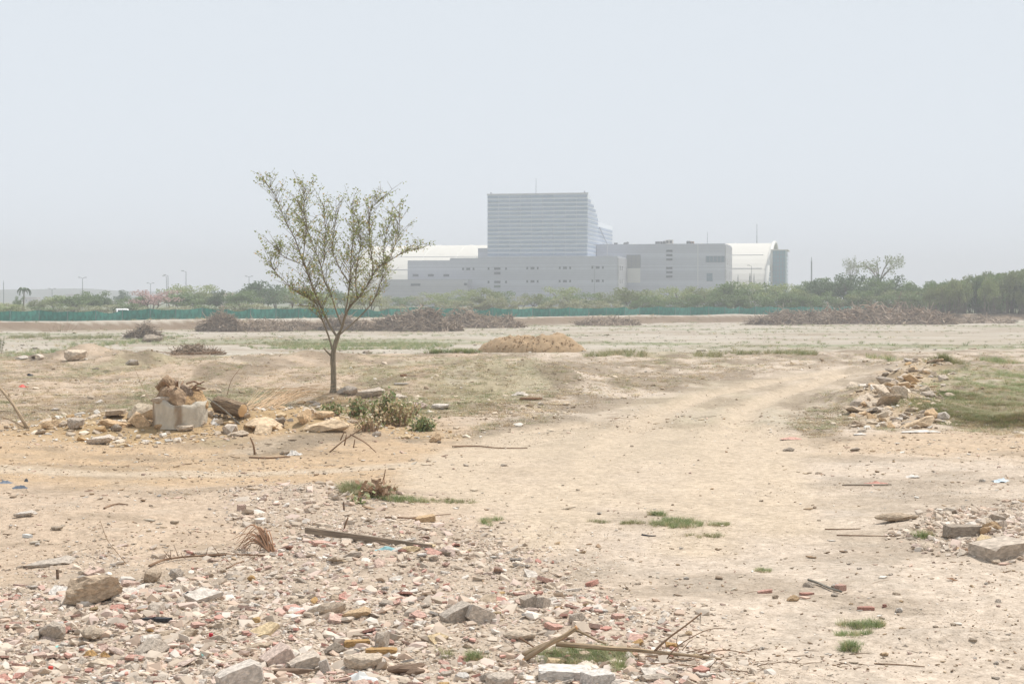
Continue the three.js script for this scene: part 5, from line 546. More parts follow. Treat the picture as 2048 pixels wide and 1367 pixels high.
{ // small pieces nobody could count
  const swarm = (name, label, cat, list, geos, colours, dims, seed, tilt, lift, o = {}) => { const r = rng(seed), per = geos.map(() => []); list.forEach(p => per[Math.floor(r() * geos.length)].push(p)); per.forEach((l, gi) => { if (!l.length) return; const im = new THREE.InstancedMesh(geos[gi], new THREE.MeshStandardMaterial({ color: 0xffffff, roughness: 0.96, ...o }), l.length), dm = new THREE.Object3D(), k = K * 0.9; im.name = numbered(name); l.forEach((p, i) => { const [a, b, c] = dims(p.s, r); lay(dm, p, a, b, c, r, tilt, lift); dm.updateMatrix(); im.setMatrixAt(i, dm.matrix); const q = pick(colours, r), f = 0.88 + 0.24 * r(); im.setColorAt(i, new THREE.Color(lin(q[0]) / k * f, lin(q[1]) / k * f, lin(q[2]) / k * f)); }); im.castShadow = im.receiveShadow = true; scene.add(tag(im, label, cat, null, 'stuff')); }); };
  const grit = [[220, 202, 182], [228, 210, 190], [212, 192, 170], [230, 208, 186], [202, 184, 164], [220, 194, 172], [238, 226, 212], [230, 206, 190], [226, 210, 192], [210, 194, 176]], sandy = [[234, 214, 188], [224, 204, 178], [240, 222, 198], [212, 192, 168], [230, 210, 184], [202, 182, 158], [244, 234, 220]];
  const hulls = blocks.slice(0, 4);
  swarm('rubble', 'crushed grey, beige and pink rubble covering the foreground', 'rubble', strew(401, 40000, 7, 14.5, (x, z) => zRubble(x, z, 0.8) * (0.45 + 0.55 * smooth(0.3, 0.55, fbm(x * 1.7 + 70, z * 1.7, 3))), 0.0125, 0.08, 0.43), hulls, grit, lumpy, 402, 0.6, 0.38);
  swarm('rubble', 'fine tile crumbs mixed through the foreground rubble', 'rubble', strew(411, 900, 7, 14.5, inRubble, 0.018, 0.05, 0.4), [slabs[1], slabs[4]], [[220, 172, 156], [226, 188, 172], [236, 226, 214], [214, 158, 142], [226, 210, 196]], shard, 412, 0.4, -0.5);
  swarm('rubble', 'loose rubble crumbs in low patches along the plank and road', 'rubble', strew(413, 2200, 12.5, 18, (x, z) => Math.max(zRubbleNorth(x, z, 0.4), zRubbleRoad(x, z, 0.4)), 0.014, 0.09, 0.4), hulls.slice(1, 3), grit, lumpy, 414, 0.6, 0.3);
  swarm('rubble', 'crushed rubble of the eastern patch', 'rubble', strew(403, 3600, 11.5, 17.5, inEast, 0.018, 0.07, 0.4), hulls.slice(0, 2), grit, lumpy, 404, 0.6, 0.2);
  swarm('gravel', 'loose gravel and crumbs strewn over the sandy ground', 'gravel', strew(405, 34000, 7, 27, (x, z) => (0.12 + 0.88 * smooth(0.45, 0.7, fbm(x * 0.8 + 3, z * 0.8, 3))) * (1 - 0.85 * zRoad(x, z, 0.9)), 0.0042, 0.03, 0.27, true), pebbles.slice(0, 2), sandy, (s, r) => [s * 1.2, s * 0.6, s], 406, 0.4, 0.2);
  swarm('gravel', 'loose stones and clods strewn over the dry slope', 'gravel', strew(407, 12000, 23, 60, (x, z) => smooth(23, 29, -z) * (1 - 0.93 * smooth(2.2, 1.4, pathDist(trackway, x, z))) * (zLawn(x, z) > 0.4 ? 0.06 : 0.3 + 0.7 * smooth(0.45, 0.65, fbm(x * 0.5 + 9, z * 0.3, 3))), 0.02, 0.13, 0.33), pebbles.slice(2), [...sandy, [174, 152, 126], [186, 164, 136], [160, 138, 112]], (s, r) => [s * 1.2, s * 0.5, s], 408, 0.4, 0.2);
  swarm('gravel', 'pebbles packed around the rock heap and ridge', 'gravel', strew(409, 2600, 20, 48, (x, z) => Math.max(zHeap(x, z, 0.7), zRidge(x, z, 0.6)), 0.03, 0.14, 0.35), hulls.slice(2), [...sandy, [206, 170, 124], [224, 196, 156], [234, 226, 214]], lumpy, 410, 0.5, 0.2);
  const tw = stick(V(-0.5, 0, 0), V(0.5, 0.02, 0.06), 0.012, 0.03, 0.006); const browns = [[120, 92, 70], [146, 116, 90], [168, 138, 108], [104, 86, 72]];
  swarm('twig_litter', 'thin dry twigs and straw littering the sandy ground', 'twigs', strew(421, 5200, 7, 30, (x, z) => 0.2 + 0.8 * smooth(0.45, 0.65, fbm(x * 0.6 + 30, z * 0.6, 3)) - 0.6 * zRoad(x, z), 0.03, 0.24, 0.34), [tw], browns, (s, r) => [s, s * 0.7, s], 422, 0.08, -0.02);
  swarm('litter', 'flat scraps, bark chips and leaf bits littering the sandy ground', 'litter', strew(425, 5200, 7, 27, (x, z) => 0.15 + 0.85 * smooth(0.42, 0.62, fbm(x * 0.5 + 12, z * 0.9, 3)) - 0.9 * zRoad(x, z, 0.8), 0.011, 0.07, 0.32, true), [slabs[2], slabs[8]], [[168, 140, 112], [190, 164, 134], [212, 190, 160], [240, 232, 220], [150, 128, 106], [222, 204, 180], [226, 194, 174], [202, 190, 172]], (s, r) => [s * (1 + r()), s * 0.12 + 0.003, s * 0.7], 426, 0.25, -0.4);
  swarm('field_rubble', 'broken pale and grey debris strewn over the bare field', 'debris', strew(427, 2600, 64, 205, (x, z) => (bank(x, -z) > -3 ? 0 : (x < -5 ? 1 : 0.3) * smooth(0.45, 0.62, fbm(x * 0.09 + 5, z * 0.16, 3))), 0.09, 0.5, 0.3), [pebbles[0], hulls[1]], [[236, 228, 214], [224, 212, 194], [196, 178, 154], [170, 150, 126], [206, 194, 178], [150, 132, 112]], (s, r) => [s * 1.5, s * 0.5, s], 428, 0.2, 0.2);
  swarm('twig_litter', 'dry twigs littering the slope', 'twigs', strew(423, 900, 26, 60, () => 1, 0.15, 0.7, 0.3), [tw], browns, (s, r) => [s, s * 0.7, s], 424, 0.08, -0.02);
}
// ---------------------------------------------------------------- grass
function tuftShape(seed, n, spread, wide, curl) { const r = rng(seed), pos = [], idx = []; for (let i = 0; i < n; i++) { const a = r() * 6.28, q = spread * Math.sqrt(r()), bx = Math.cos(a) * q, bz = Math.sin(a) * q, h = 0.55 + 0.45 * r(), lx = Math.cos(a) * curl * (0.3 + r()), lz = Math.sin(a) * curl * (0.3 + r()), s = Math.cos(a + 1.57) * wide, c = Math.sin(a + 1.57) * wide, o = pos.length / 3; pos.push(bx - s, -0.05, bz - c, bx + s, -0.05, bz + c, bx + lx * 0.35 - s * 0.7, h * 0.6, bz + lz * 0.35 - c * 0.7, bx + lx * 0.35 + s * 0.7, h * 0.6, bz + lz * 0.35 + c * 0.7, bx + lx, h, bz + lz); idx.push(o, o + 1, o + 2, o + 2, o + 1, o + 3, o + 2, o + 3, o + 4); } const g = new THREE.BufferGeometry(); g.setAttribute('position', new THREE.Float32BufferAttribute(pos, 3)); g.setIndex(idx); g.computeVertexNormals(); return g; }
const tufts = [tuftShape(1, 20, 0.7, 0.032, 1.1), tuftShape(2, 18, 0.5, 0.02, 0.8)], mat_ = tuftShape(3, 22, 0.9, 0.03, 1.2);
const grassJobs = new Map();
function grow(key, geo, x, z, h, w, colour) { if (!grassJobs.has(key)) grassJobs.set(key, { geo, list: [] }); grassJobs.get(key).list.push([x, z, h, w, colour]); }
const GC = { fresh: [[128, 144, 90], [144, 154, 104], [118, 134, 82], [164, 164, 122], [188, 174, 138]], dull: [[140, 142, 98], [152, 150, 108], [126, 132, 90], [166, 156, 120]], dry: [[196, 174, 138], [178, 154, 120], [160, 138, 108], [146, 126, 98], [206, 188, 154]], lawn: [[138, 140, 92], [122, 134, 82], [154, 144, 104], [164, 146, 112]] };
function patch(seed, px, py, wpx, hpx, n, h, tones, key, geo = tufts[0]) { const r = rng(seed), c = ground(px, py), k = perPx(c), a = ground(px, py + hpx * 0.5), rx = wpx / 2 * k, rz = Math.max(0.03, Math.abs(a.z - c.z)); for (let i = 0; i < n; i++) { const t = r() * 6.28, q = Math.pow(r(), 0.6); const x = c.x + Math.cos(t) * q * rx, z = c.z + Math.sin(t) * q * rz; if (vnoise(x * 2.1 / Math.max(0.3, rx) + seed, z * 2.1 / Math.max(0.3, rz)) < 0.3) continue; grow(key, geo, x, z, h * (0.5 + 0.8 * r()), h * (0.5 + 0.4 * r()), pick(tones, r)); } }
{
  // near tufts on the track
  patch(1, 1722, 1251, 100, 14, 80, 0.045, GC.fresh, 'grass_tufts'); patch(2, 1706, 1271, 70, 9, 46, 0.04, GC.fresh, 'grass_tufts'); patch(3, 1724, 1294, 90, 18, 84, 0.045, GC.fresh, 'grass_tufts'); patch(4, 1525, 1142, 36, 6, 30, 0.03, GC.fresh, 'grass_tufts'); patch(5, 2040, 1325, 20, 8, 20, 0.03, GC.fresh, 'grass_tufts');
  patch(6, 1170, 1316, 200, 24, 280, 0.05, GC.fresh, 'grass_tufts'); patch(7, 940, 1318, 60, 12, 50, 0.05, GC.fresh, 'grass_tufts'); patch(8, 880, 1312, 50, 14, 40, 0.05, GC.dull, 'grass_tufts'); patch(9, 1240, 1340, 20, 20, 14, 0.07, GC.fresh, 'grass_tufts');
  patch(10, 1350, 1048, 110, 18, 190, 0.05, GC.fresh, 'grass_tufts'); patch(11, 1316, 1030, 40, 6, 40, 0.05, GC.fresh, 'grass_tufts'); patch(12, 1260, 1046, 60, 6, 40, 0.04, GC.dull, 'grass_tufts'); patch(13, 1410, 1072, 80, 8, 60, 0.04, GC.dull, 'grass_tufts'); patch(14, 1440, 1050, 50, 5, 40, 0.04, GC.fresh, 'grass_tufts'); patch(15, 1200, 1044, 60, 5, 30, 0.03, GC.dull, 'grass_tufts');
  patch(16, 735, 982, 110, 24, 190, 0.09, GC.dull, 'grass_tufts'); patch(17, 800, 1000, 130, 10, 90, 0.06, GC.fresh, 'grass_tufts'); patch(18, 900, 1004, 120, 6, 60, 0.04, GC.dull, 'grass_tufts'); patch(19, 985, 1045, 50, 14, 60, 0.05, GC.fresh, 'grass_tufts'); patch(20, 1850, 1070, 40, 14, 40, 0.06, GC.fresh, 'grass_tufts');
  // strips of grass at the far side of the plateau and on the field
  patch(31, 700, 694, 420, 12, 1500, 0.30, GC.fresh, 'field_grass'); patch(32, 905, 703, 110, 6, 160, 0.22, GC.fresh, 'field_grass'); patch(33, 45, 710, 110, 14, 700, 0.34, GC.fresh, 'field_grass'); patch(34, 1230, 709, 120, 8, 110, 0.22, GC.dull, 'field_grass'); patch(35, 1590, 706, 70, 10, 110, 0.22, GC.dull, 'field_grass'); patch(36, 1705, 697, 50, 7, 80, 0.3, GC.fresh, 'field_grass'); patch(37, 1500, 706, 100, 5, 60, 0.2, GC.dull, 'field_grass'); patch(38, 1880, 718, 110, 5, 90, 0.2, GC.dull, 'field_grass'); patch(39, 2000, 725, 60, 5, 60, 0.2, GC.fresh, 'field_grass'); patch(40, 1778, 720, 14, 6, 40, 0.25, GC.fresh, 'field_grass'); patch(41, 560, 690, 160, 8, 360, 0.25, GC.dull, 'field_grass'); patch(42, 800, 688, 200, 5, 300, 0.24, GC.fresh, 'field_grass'); patch(43, 1420, 712, 60, 5, 50, 0.2, GC.dull, 'field_grass'); patch(44, 155, 688, 20, 8, 50, 0.4, GC.fresh, 'field_grass'); patch(45, 170, 676, 120, 9, 420, 0.35, GC.dull, 'field_grass'); patch(46, 60, 674, 50, 6, 110, 0.4, GC.dull, 'field_grass');
  // the lawn beside the rock heap
  const r = rng(55); for (let i = 0; i < 26000; i++) { const d = far2(r, 24, 50), x = d * (0.23 + 0.14 * r()); const q = zLawn(x, -d, 0.5); if (r() > q * (0.1 + 0.9 * smooth(0.42, 0.62, fbm(x * 0.9, d * 0.5, 3)))) continue; grow('lawn_grass', mat_, x, -d, 0.03 + 0.05 * r(), 0.05 + 0.06 * r(), pick(d > 30 + 3 * r() ? GC.fresh : GC.lawn, r)); }
  // dry and half-green grass of the slope
  for (let i = 0; i < 46000; i++) { const d = far2(r, 23, 58), x = (r() * 2 - 1) * 0.34 * d, m = fbm(x * 0.7 + 11, -d * 0.22, 4); let e = 9; for (const t of tracks) e = Math.min(e, pathDist(t, x, -d)); if (d - 24 + (fbm(x * 0.9 + 14, -d * 0.35, 4) - 0.5) * 14 < 2.5 * r() - 0.8) continue; if (e < 0.6 || pathDist(trackway, x, -d) < 1.7 + r() || zRoad(x, -d, 0.5) > 0.3 || zOrange(x, -d, 0.5) > 0.4 || zHeap(x, -d) > 0.5) continue; if (r() > 0.4 + 0.4 * smooth(0.4, 0.6, m)) continue; grow('dry_grass', mat_, x, -d, 0.02 + 0.06 * r() * r(), 0.05 + 0.07 * r(), pick(r() < 0.15 + smooth(0.45, 0.65, m) * 0.4 ? GC.dull : GC.dry, r)); }
  // weeds on the field and along the bank
  for (let i = 0; i < 9000; i++) { const d = 70 + 210 * Math.pow(r(), 0.7), x = (r() * 2 - 1) * 0.34 * d, s = bank(x, d); if (s > 9) continue; const m = fbm(x * 0.035 + 2, -d * 0.13, 4); if (r() > 0.10 + 0.9 * smooth(0.48, 0.62, m) + (s > -3 && s < 3 ? 0.35 : 0)) continue; grow('field_grass', tufts[1], x, -d, 0.14 + 0.25 * r() * r() + (s > -3 ? 0.1 : 0), 0.2 + 0.3 * r(), pick(r() < 0.6 ? GC.dull : s > -3 ? GC.dry : GC.fresh, r)); }
  const labels = { grass_tufts: 'small bright green grass tufts on the sand and track', field_grass: 'green weeds and grass strips on the pale field', lawn_grass: 'short green and brown lawn beside the rock heap', dry_grass: 'short dry and olive grass of the slope' };
  for (const [key, { geo, list }] of grassJobs) { const im = new THREE.InstancedMesh(geo, new THREE.MeshPhysicalMaterial({ color: 0xffffff, roughness: 0.95, transmission: 0.3, thickness: 0, side: THREE.DoubleSide }), list.length), o = new THREE.Object3D(), q = rng(3); im.name = key; list.forEach(([x, z, h, w, c], i) => { o.position.set(x, H(x, z), z); o.rotation.y = q() * 6.28; o.scale.set(w, h, w); o.updateMatrix(); im.setMatrixAt(i, o.matrix); const f = 0.85 + 0.3 * q(); im.setColorAt(i, new THREE.Color(lin(c[0]) * f, lin(c[1]) * f, lin(c[2]) * f)); }); im.castShadow = im.receiveShadow = true; scene.add(tag(im, labels[key], 'grass', null, 'stuff')); console.log(key, list.length); }
}
// ---------------------------------------------------------------- the lone tree
{
  const B = ground(668, 784), k = perPx(B), o = thing('lone_tree', 'small lone tree with sparse leaves forking low above the trunk', 'tree', null, B.toArray()), r = rng(88);
  const P = (zx, zy, dz = 0) => V((480 + zx * 0.3437 - 668) * k, (784 - (330 + zy * 0.3437)) * k, dz);
  const bark = mat(rgb(172, 158, 136), { map: barkTex, bumpMap: barkBump, bumpScale: 0.008 });
  const mk = (name, pts, r0, r1) => { const tall = pts[pts.length - 1][1] < 80 ? 0.95 : 0.87; if (name === 'limb') { r0 *= 0.66; r1 *= 0.62; } const w = pts.map(([x, y, z]) => P(name === 'limb' ? 545 + (x - 545) * (1 - 0.09 * smooth(900, 500, y)) : x, y < 620 ? 620 - (620 - y) * tall : y, z ?? 0)), c = curved(w, w.length * 4); part(name, limb(c, c.map((_, i) => { const t = i / (c.length - 1); return k * (r0 + (r1 - r0) * Math.pow(t, 0.8)); }), 8, 0.12), bark, o); return c; };
  const trunk = mk('trunk', [[540, 1328], [543, 1290], [543, 1200], [541, 1100], [552, 1050], [572, 985]], 6.8, 4.4);
  part('root_flare', limb([P(540, 1345), P(542, 1310)], [9.6 * k, 7.2 * k], 9, 0.3), bark, o);
  const limbs = [
    mk('limb', [[538, 1075], [522, 1015], [497, 935, 0.1], [472, 870, 0.15], [450, 805, 0.2], [400, 770, 0.3], [340, 738, 0.4], [280, 690, 0.45], [205, 622, 0.5], [165, 556, 0.5]], 3.4, 0.7), mk('limb', [[568, 1000], [532, 952, -0.05], [505, 900, -0.1], [462, 822, -0.2], [425, 742, -0.25], [385, 650, -0.2], [345, 550, -0.1], [300, 420], [250, 330], [210, 240], [170, 150], [112, 78]], 4.2, 0.6),
    mk('limb', [[570, 990], [592, 950, 0.05], [612, 888, 0.1], [645, 826, 0.2], [690, 778, 0.2], [735, 728, 0.2], [790, 652, 0.25], [825, 600, 0.2], [905, 550, 0.2], [1000, 495, 0.25], [1110, 468, 0.2]], 4.4, 0.6), mk('limb', [[594, 936], [552, 842, -0.2], [520, 752, -0.3], [480, 680, -0.35], [450, 580, -0.4], [415, 480, -0.4], [375, 370, -0.4], [335, 255, -0.4], [316, 165, -0.35]], 3.2, 0.5),
    mk('limb', [[612, 885], [626, 782, -0.1], [636, 700, -0.2], [646, 600, -0.2], [652, 500, -0.25], [662, 400, -0.3], [670, 300, -0.3], [648, 180, -0.3]], 3.0, 0.5), mk('limb', [[790, 652, 0.25], [804, 560, 0.35], [792, 450, 0.45], [790, 330, 0.5], [798, 220, 0.5], [862, 150, 0.5]], 2.2, 0.4), mk('limb', [[452, 600, -0.4], [480, 540, -0.1], [490, 450, 0.1], [502, 350, 0.2], [494, 190, 0.25]], 1.8, 0.4), mk('limb', [[905, 550, 0.2], [930, 460, -0.1], [962, 345, -0.2], [960, 205, -0.2]], 1.6, 0.4),
    mk('limb', [[580, 985], [680, 890, -0.3], [760, 800, -0.5], [808, 705, -0.55], [834, 640, -0.6], [850, 500, -0.6], [872, 350, -0.6], [900, 240, -0.6]], 2.6, 0.4), mk('limb', [[345, 552, -0.1], [372, 420, 0.2], [388, 300, 0.35], [372, 190, 0.4], [384, 88, 0.4]], 1.7, 0.4), mk('limb', [[640, 690, -0.2], [600, 600, 0.4], [560, 500, 0.5], [565, 380, 0.5], [580, 200, 0.5]], 1.7, 0.4), mk('limb', [[690, 780, 0.2], [700, 660, 0.6], [720, 560, 0.7], [740, 420, 0.7], [725, 280, 0.7]], 1.8, 0.4), mk('limb', [[462, 822, -0.2], [430, 700, 0.5], [400, 600, 0.6], [250, 520, 0.6], [215, 470, 0.6]], 1.6, 0.4)];
  mk('dead_stub', [[530, 1108], [510, 1088], [486, 1062]], 2.4, 1.6); mk('dead_branch', [[437, 822, 0.2], [370, 816, 0.3], [298, 814, 0.35]], 1.2, 0.6);
  const twigs = [], tips = [];
  for (const c of limbs) { const n = c.length; for (let i = Math.floor(n * 0.22); i < n; i++) { const t = i / n; for (let q = 0; q < 4; q++) { if (r() < 0.3) continue; const a = c[i], dir = c[Math.min(n - 1, i + 1)].clone().sub(c[Math.max(0, i - 1)]).normalize(), len = (0.2 + 0.5 * r()) * (1.05 - 0.45 * t), e = a.clone().addScaledVector(dir, len * 0.55).add(V((r() - 0.5) * 1.6 * len, len * (0.04 + 0.5 * r()), (r() - 0.5) * 1.7 * len)), m = a.clone().lerp(e, 0.5).add(V(0, len * 0.06, 0)); twigs.push(limb([a, m, e], [0.46 * k, 0.32 * k, 0.17 * k], 4)); tips.push([a, e, 1]); if (r() < 0.6) { const e2 = m.clone().add(V((r() - 0.5) * 0.4, 0.04 + 0.14 * r(), (r() - 0.5) * 0.3)); twigs.push(limb([m, e2], [0.38 * k, 0.2 * k], 3)); tips.push([m, e2, 0.9]); } } } }
  part('twigs', merged(twigs), bark, o, 'stuff');
  const pos = [], idx = [], col = [];
  for (const [a, e, w] of tips) { if (r() < 0.10) continue; const n = 2 + Math.floor(r() * 9); for (let i = 0; i < n; i++) { const c = a.clone().lerp(e, 0.25 + 0.8 * Math.sqrt(r())).add(V(r() - 0.5, r() - 0.5, r() - 0.5).multiplyScalar(0.085)), u = V(r() - 0.5, r() - 0.6, r() - 0.5).normalize(), w2 = V(r() - 0.5, r() - 0.5, r() - 0.5).cross(u).normalize(), s = 0.03 + 0.028 * r(), b = pos.length / 3; for (const [x, y] of [[0, 0], [0.5, -0.3], [0.5, 0.3], [1, 0]]) pos.push(c.x + u.x * x * s + w2.x * y * s, c.y + u.y * x * s + w2.y * y * s, c.z + u.z * x * s + w2.z * y * s); idx.push(b, b + 1, b + 2, b + 2, b + 1, b + 3); const q = r(), f = 0.8 + 0.4 * r(), cc = q < 0.12 ? [196, 168, 112] : q < 0.45 ? [164, 168, 104] : [142, 152, 92]; for (let m = 0; m < 4; m++) col.push(lin(cc[0]) * f, lin(cc[1]) * f, lin(cc[2]) * f); } }
  const g = new THREE.BufferGeometry(); g.setAttribute('position', new THREE.Float32BufferAttribute(pos, 3)); g.setAttribute('color', new THREE.Float32BufferAttribute(col, 3)); g.setIndex(idx); g.computeVertexNormals(); part('crown', g, new THREE.MeshPhysicalMaterial({ vertexColors: true, roughness: 0.9, transmission: 0.35, thickness: 0, side: THREE.DoubleSide }), o, 'stuff'); console.log('leaves', idx.length / 6);
}
// ---------------------------------------------------------------- shrubs and weeds under the tree
function weed(name, label, cat, px, py, wpx, hpx, stems, leaves, tones, seed, dead = 0.3) { const B = ground(px, py), k = perPx(B), r = rng(seed), o = thing(name, label, cat, null, B.toArray()), pos = [], idx = [], col = [], st = []; for (let i = 0; i < stems; i++) { const x = (r() - 0.5) * wpx * k * 0.5, a = V(x, -0.02, (r() - 0.5) * wpx * k * 0.3), e = V(x * 1.9 + (r() - 0.5) * 0.2, hpx * k * (0.5 + 0.5 * r()), a.z * 1.8 + (r() - 0.5) * 0.2), m = a.clone().lerp(e, 0.5).add(V((r() - 0.5) * 0.08, 0.03, 0)); st.push(limb([a, m, e], [0.010, 0.007, 0.003], 4)); if (r() < dead) continue; for (let j = 0; j < leaves; j++) { const c = a.clone().lerp(e, 0.25 + 0.8 * r()).add(V(r() - 0.5, r() - 0.5, r() - 0.5).multiplyScalar(0.14)), u = V(r() - 0.5, r() - 0.5, r() - 0.5).normalize(), w = V(r() - 0.5, r() - 0.5, r() - 0.5).cross(u).normalize(), s = 0.03 + 0.05 * r(), b = pos.length / 3; for (const [p, q] of [[0, 0], [0.5, -0.33], [0.5, 0.33], [1, 0]]) pos.push(c.x + u.x * p * s + w.x * q * s, c.y + u.y * p * s + w.y * q * s, c.z + u.z * p * s + w.z * q * s); idx.push(b, b + 1, b + 2, b + 2, b + 1, b + 3); const t = pick(tones, r), f = 0.85 + 0.3 * r(); for (let m2 = 0; m2 < 4; m2++) col.push(lin(t[0]) * f, lin(t[1]) * f, lin(t[2]) * f); } }
  part('stems', merged(st), twigM, o, 'stuff'); const g = new THREE.BufferGeometry(); g.setAttribute('position', new THREE.Float32BufferAttribute(pos, 3)); g.setAttribute('color', new THREE.Float32BufferAttribute(col, 3)); g.setIndex(idx); g.computeVertexNormals(); part('leaves', g, new THREE.MeshPhysicalMaterial({ vertexColors: true, roughness: 0.9, transmission: 0.3, thickness: 0, side: THREE.DoubleSide }), o, 'stuff'); }
const WG = [[124, 136, 86], [144, 148, 98], [110, 124, 78], [180, 168, 126]], WD = [[176, 164, 118], [198, 178, 140], [130, 134, 84], [212, 196, 164]];
weed('shrub', 'tallest green shrub growing between the boulders by the tree', 'shrub', 765, 845, 70, 62, 34, 22, WG, 1); weed('shrub', 'yellowish half dry shrub beside the tallest one', 'shrub', 795, 852, 70, 50, 36, 18, WD, 2); weed('shrub', 'low leafy shrub by the pale rubble under the tree', 'shrub', 715, 836, 50, 40, 24, 18, WG, 3); weed('shrub', 'small bright green shrub at the end of the shrub row', 'shrub', 842, 862, 44, 26, 22, 22, WG, 4, 0.05); weed('shrub', 'dry pinkish shrub in front of the boulders', 'shrub', 740, 862, 60, 34, 26, 10, WD, 5, 0.5); weed('shrub', 'dark little weed left of the shrub row', 'shrub', 668, 832, 30, 26, 14, 18, WG, 6, 0.1); weed('shrub', 'dusty shrub behind the yellowish one', 'shrub', 815, 836, 50, 36, 22, 14, WG, 9, 0.3);
weed('shrub', 'dark green bush at the western rim of the plateau grass', 'bush', -6, 708, 34, 42, 30, 40, [[84, 112, 50], [70, 98, 44]], 7, 0.05); weed('shrub', 'brown dead weed by the road', 'weed', 758, 994, 40, 24, 22, 8, [[146, 118, 92], [166, 134, 106]], 8, 0.2); weed('shrub', 'tiny leafy weed on the rubble edge near the road', 'weed', 715, 1006, 24, 20, 5, 8, GC.fresh, 10, 0);
weed('dry_weed', 'thin bare weeds on the field behind the low grass', 'weed', 120, 664, 90, 30, 30, 6, WD, 11, 0.7);
{ // bent dry straw left of the tree
  const r = rng(61), list = [], o = thing('dry_straw', 'bent dry straw clump between the log and the lone tree', 'straw'); for (let i = 0; i < 80; i++) { const bx = 476 + 80 * r(), by = 812 + 8 * r(), len = 60 + 85 * r(), a = above(bx, by, by), e = above(bx + len, by - 22 - 28 * r() + len * 0.02, by - 4), m = a.clone().lerp(e, 0.55).add(V(0, 0.06 + 0.12 * r(), (r() - 0.5) * 0.3)); e.z += (r() - 0.5) * 0.8; list.push(limb([a, m, e], [0.004, 0.003, 0.0015], 3)); } part('stalks', merged(list), mat(rgb(196, 166, 132)), o, 'stuff'); }
// ---------------------------------------------------------------- earth mound and brush piles on the field
{
  const d = 74, cx = (1063 - 1024) / F * d, B = V(cx, H(cx, -d), -d), o = thing('earth_heap', 'dumped heap of brown earth with two humps on the pale field', 'heap', null, [B.x, B.y - 0.1, B.z]), nx = 70, nz = 36, pos = [], idx = [], col = [], W = 225 * d / F / 2, D = 1.9, hh = 34 * d / F + 0.08;
  for (let j = 0; j <= nz; j++) for (let i = 0; i <= nx; i++) { const u = i / nx * 2 - 1, v = j / nz * 2 - 1, x = u * W, z = v * D, edge = clamp((1 - Math.max(Math.abs(u) ** 2.2, 0) - v * v) * 1.35), dip = 1 - 0.18 * Math.exp(-((u - 0.05) ** 2) / 0.006); const y = hh * Math.pow(edge, 0.62) * dip * (0.7 + 0.6 * fbm(x * 1.6, z * 1.6, 3)) + 0.2 * (fbm(x * 6, z * 6, 3) - 0.5); pos.push(x, y - 0.02, z); const f = 0.75 + 0.5 * fbm(x * 5 + 2, z * 5, 3), c = seen(192, 163, 128); col.push(c[0] * f, c[1] * f, c[2] * f); }
  for (let j = 0; j < nz; j++) for (let i = 0; i < nx; i++) { const a = j * (nx + 1) + i, b = a + nx + 1; idx.push(a, b, a + 1, a + 1, b, b + 1); } const g = new THREE.BufferGeometry(); g.setAttribute('position', new THREE.Float32BufferAttribute(pos, 3)); g.setAttribute('color', new THREE.Float32BufferAttribute(col, 3)); g.setIndex(idx); g.computeVertexNormals(); part('earth', g, new THREE.MeshStandardMaterial({ vertexColors: true, roughness: 1 }), o);
  const r = rng(9), dm = new THREE.Object3D(), im = new THREE.InstancedMesh(pebbles[1], seenMat(198, 168, 132), 420); im.name = 'clods'; for (let i = 0; i < 420; i++) { const u = (r() * 2 - 1) * 0.98, x = u * W, z = D * (0.2 + 0.75 * r()), v = z / D, e = clamp((1 - Math.abs(u) ** 2.2 - v * v) * 1.35), y = hh * Math.pow(e, 0.62) * 0.95; dm.position.set(x, y, z); const s = 0.03 + 0.08 * r() * r(); dm.scale.set(s * 1.3, s, s); dm.rotation.set(r(), r() * 6, r()); dm.updateMatrix(); im.setMatrixAt(i, dm.matrix); } im.userData.kind = 'stuff'; im.castShadow = im.receiveShadow = true; o.add(im);
}
const brushM = [mat(rgb(164, 146, 128)), mat(rgb(146, 128, 112)), mat(rgb(180, 162, 142)), mat(rgb(136, 120, 104))], brushRed = mat(rgb(166, 142, 120)), deadGrey = mat(rgb(176, 160, 142));
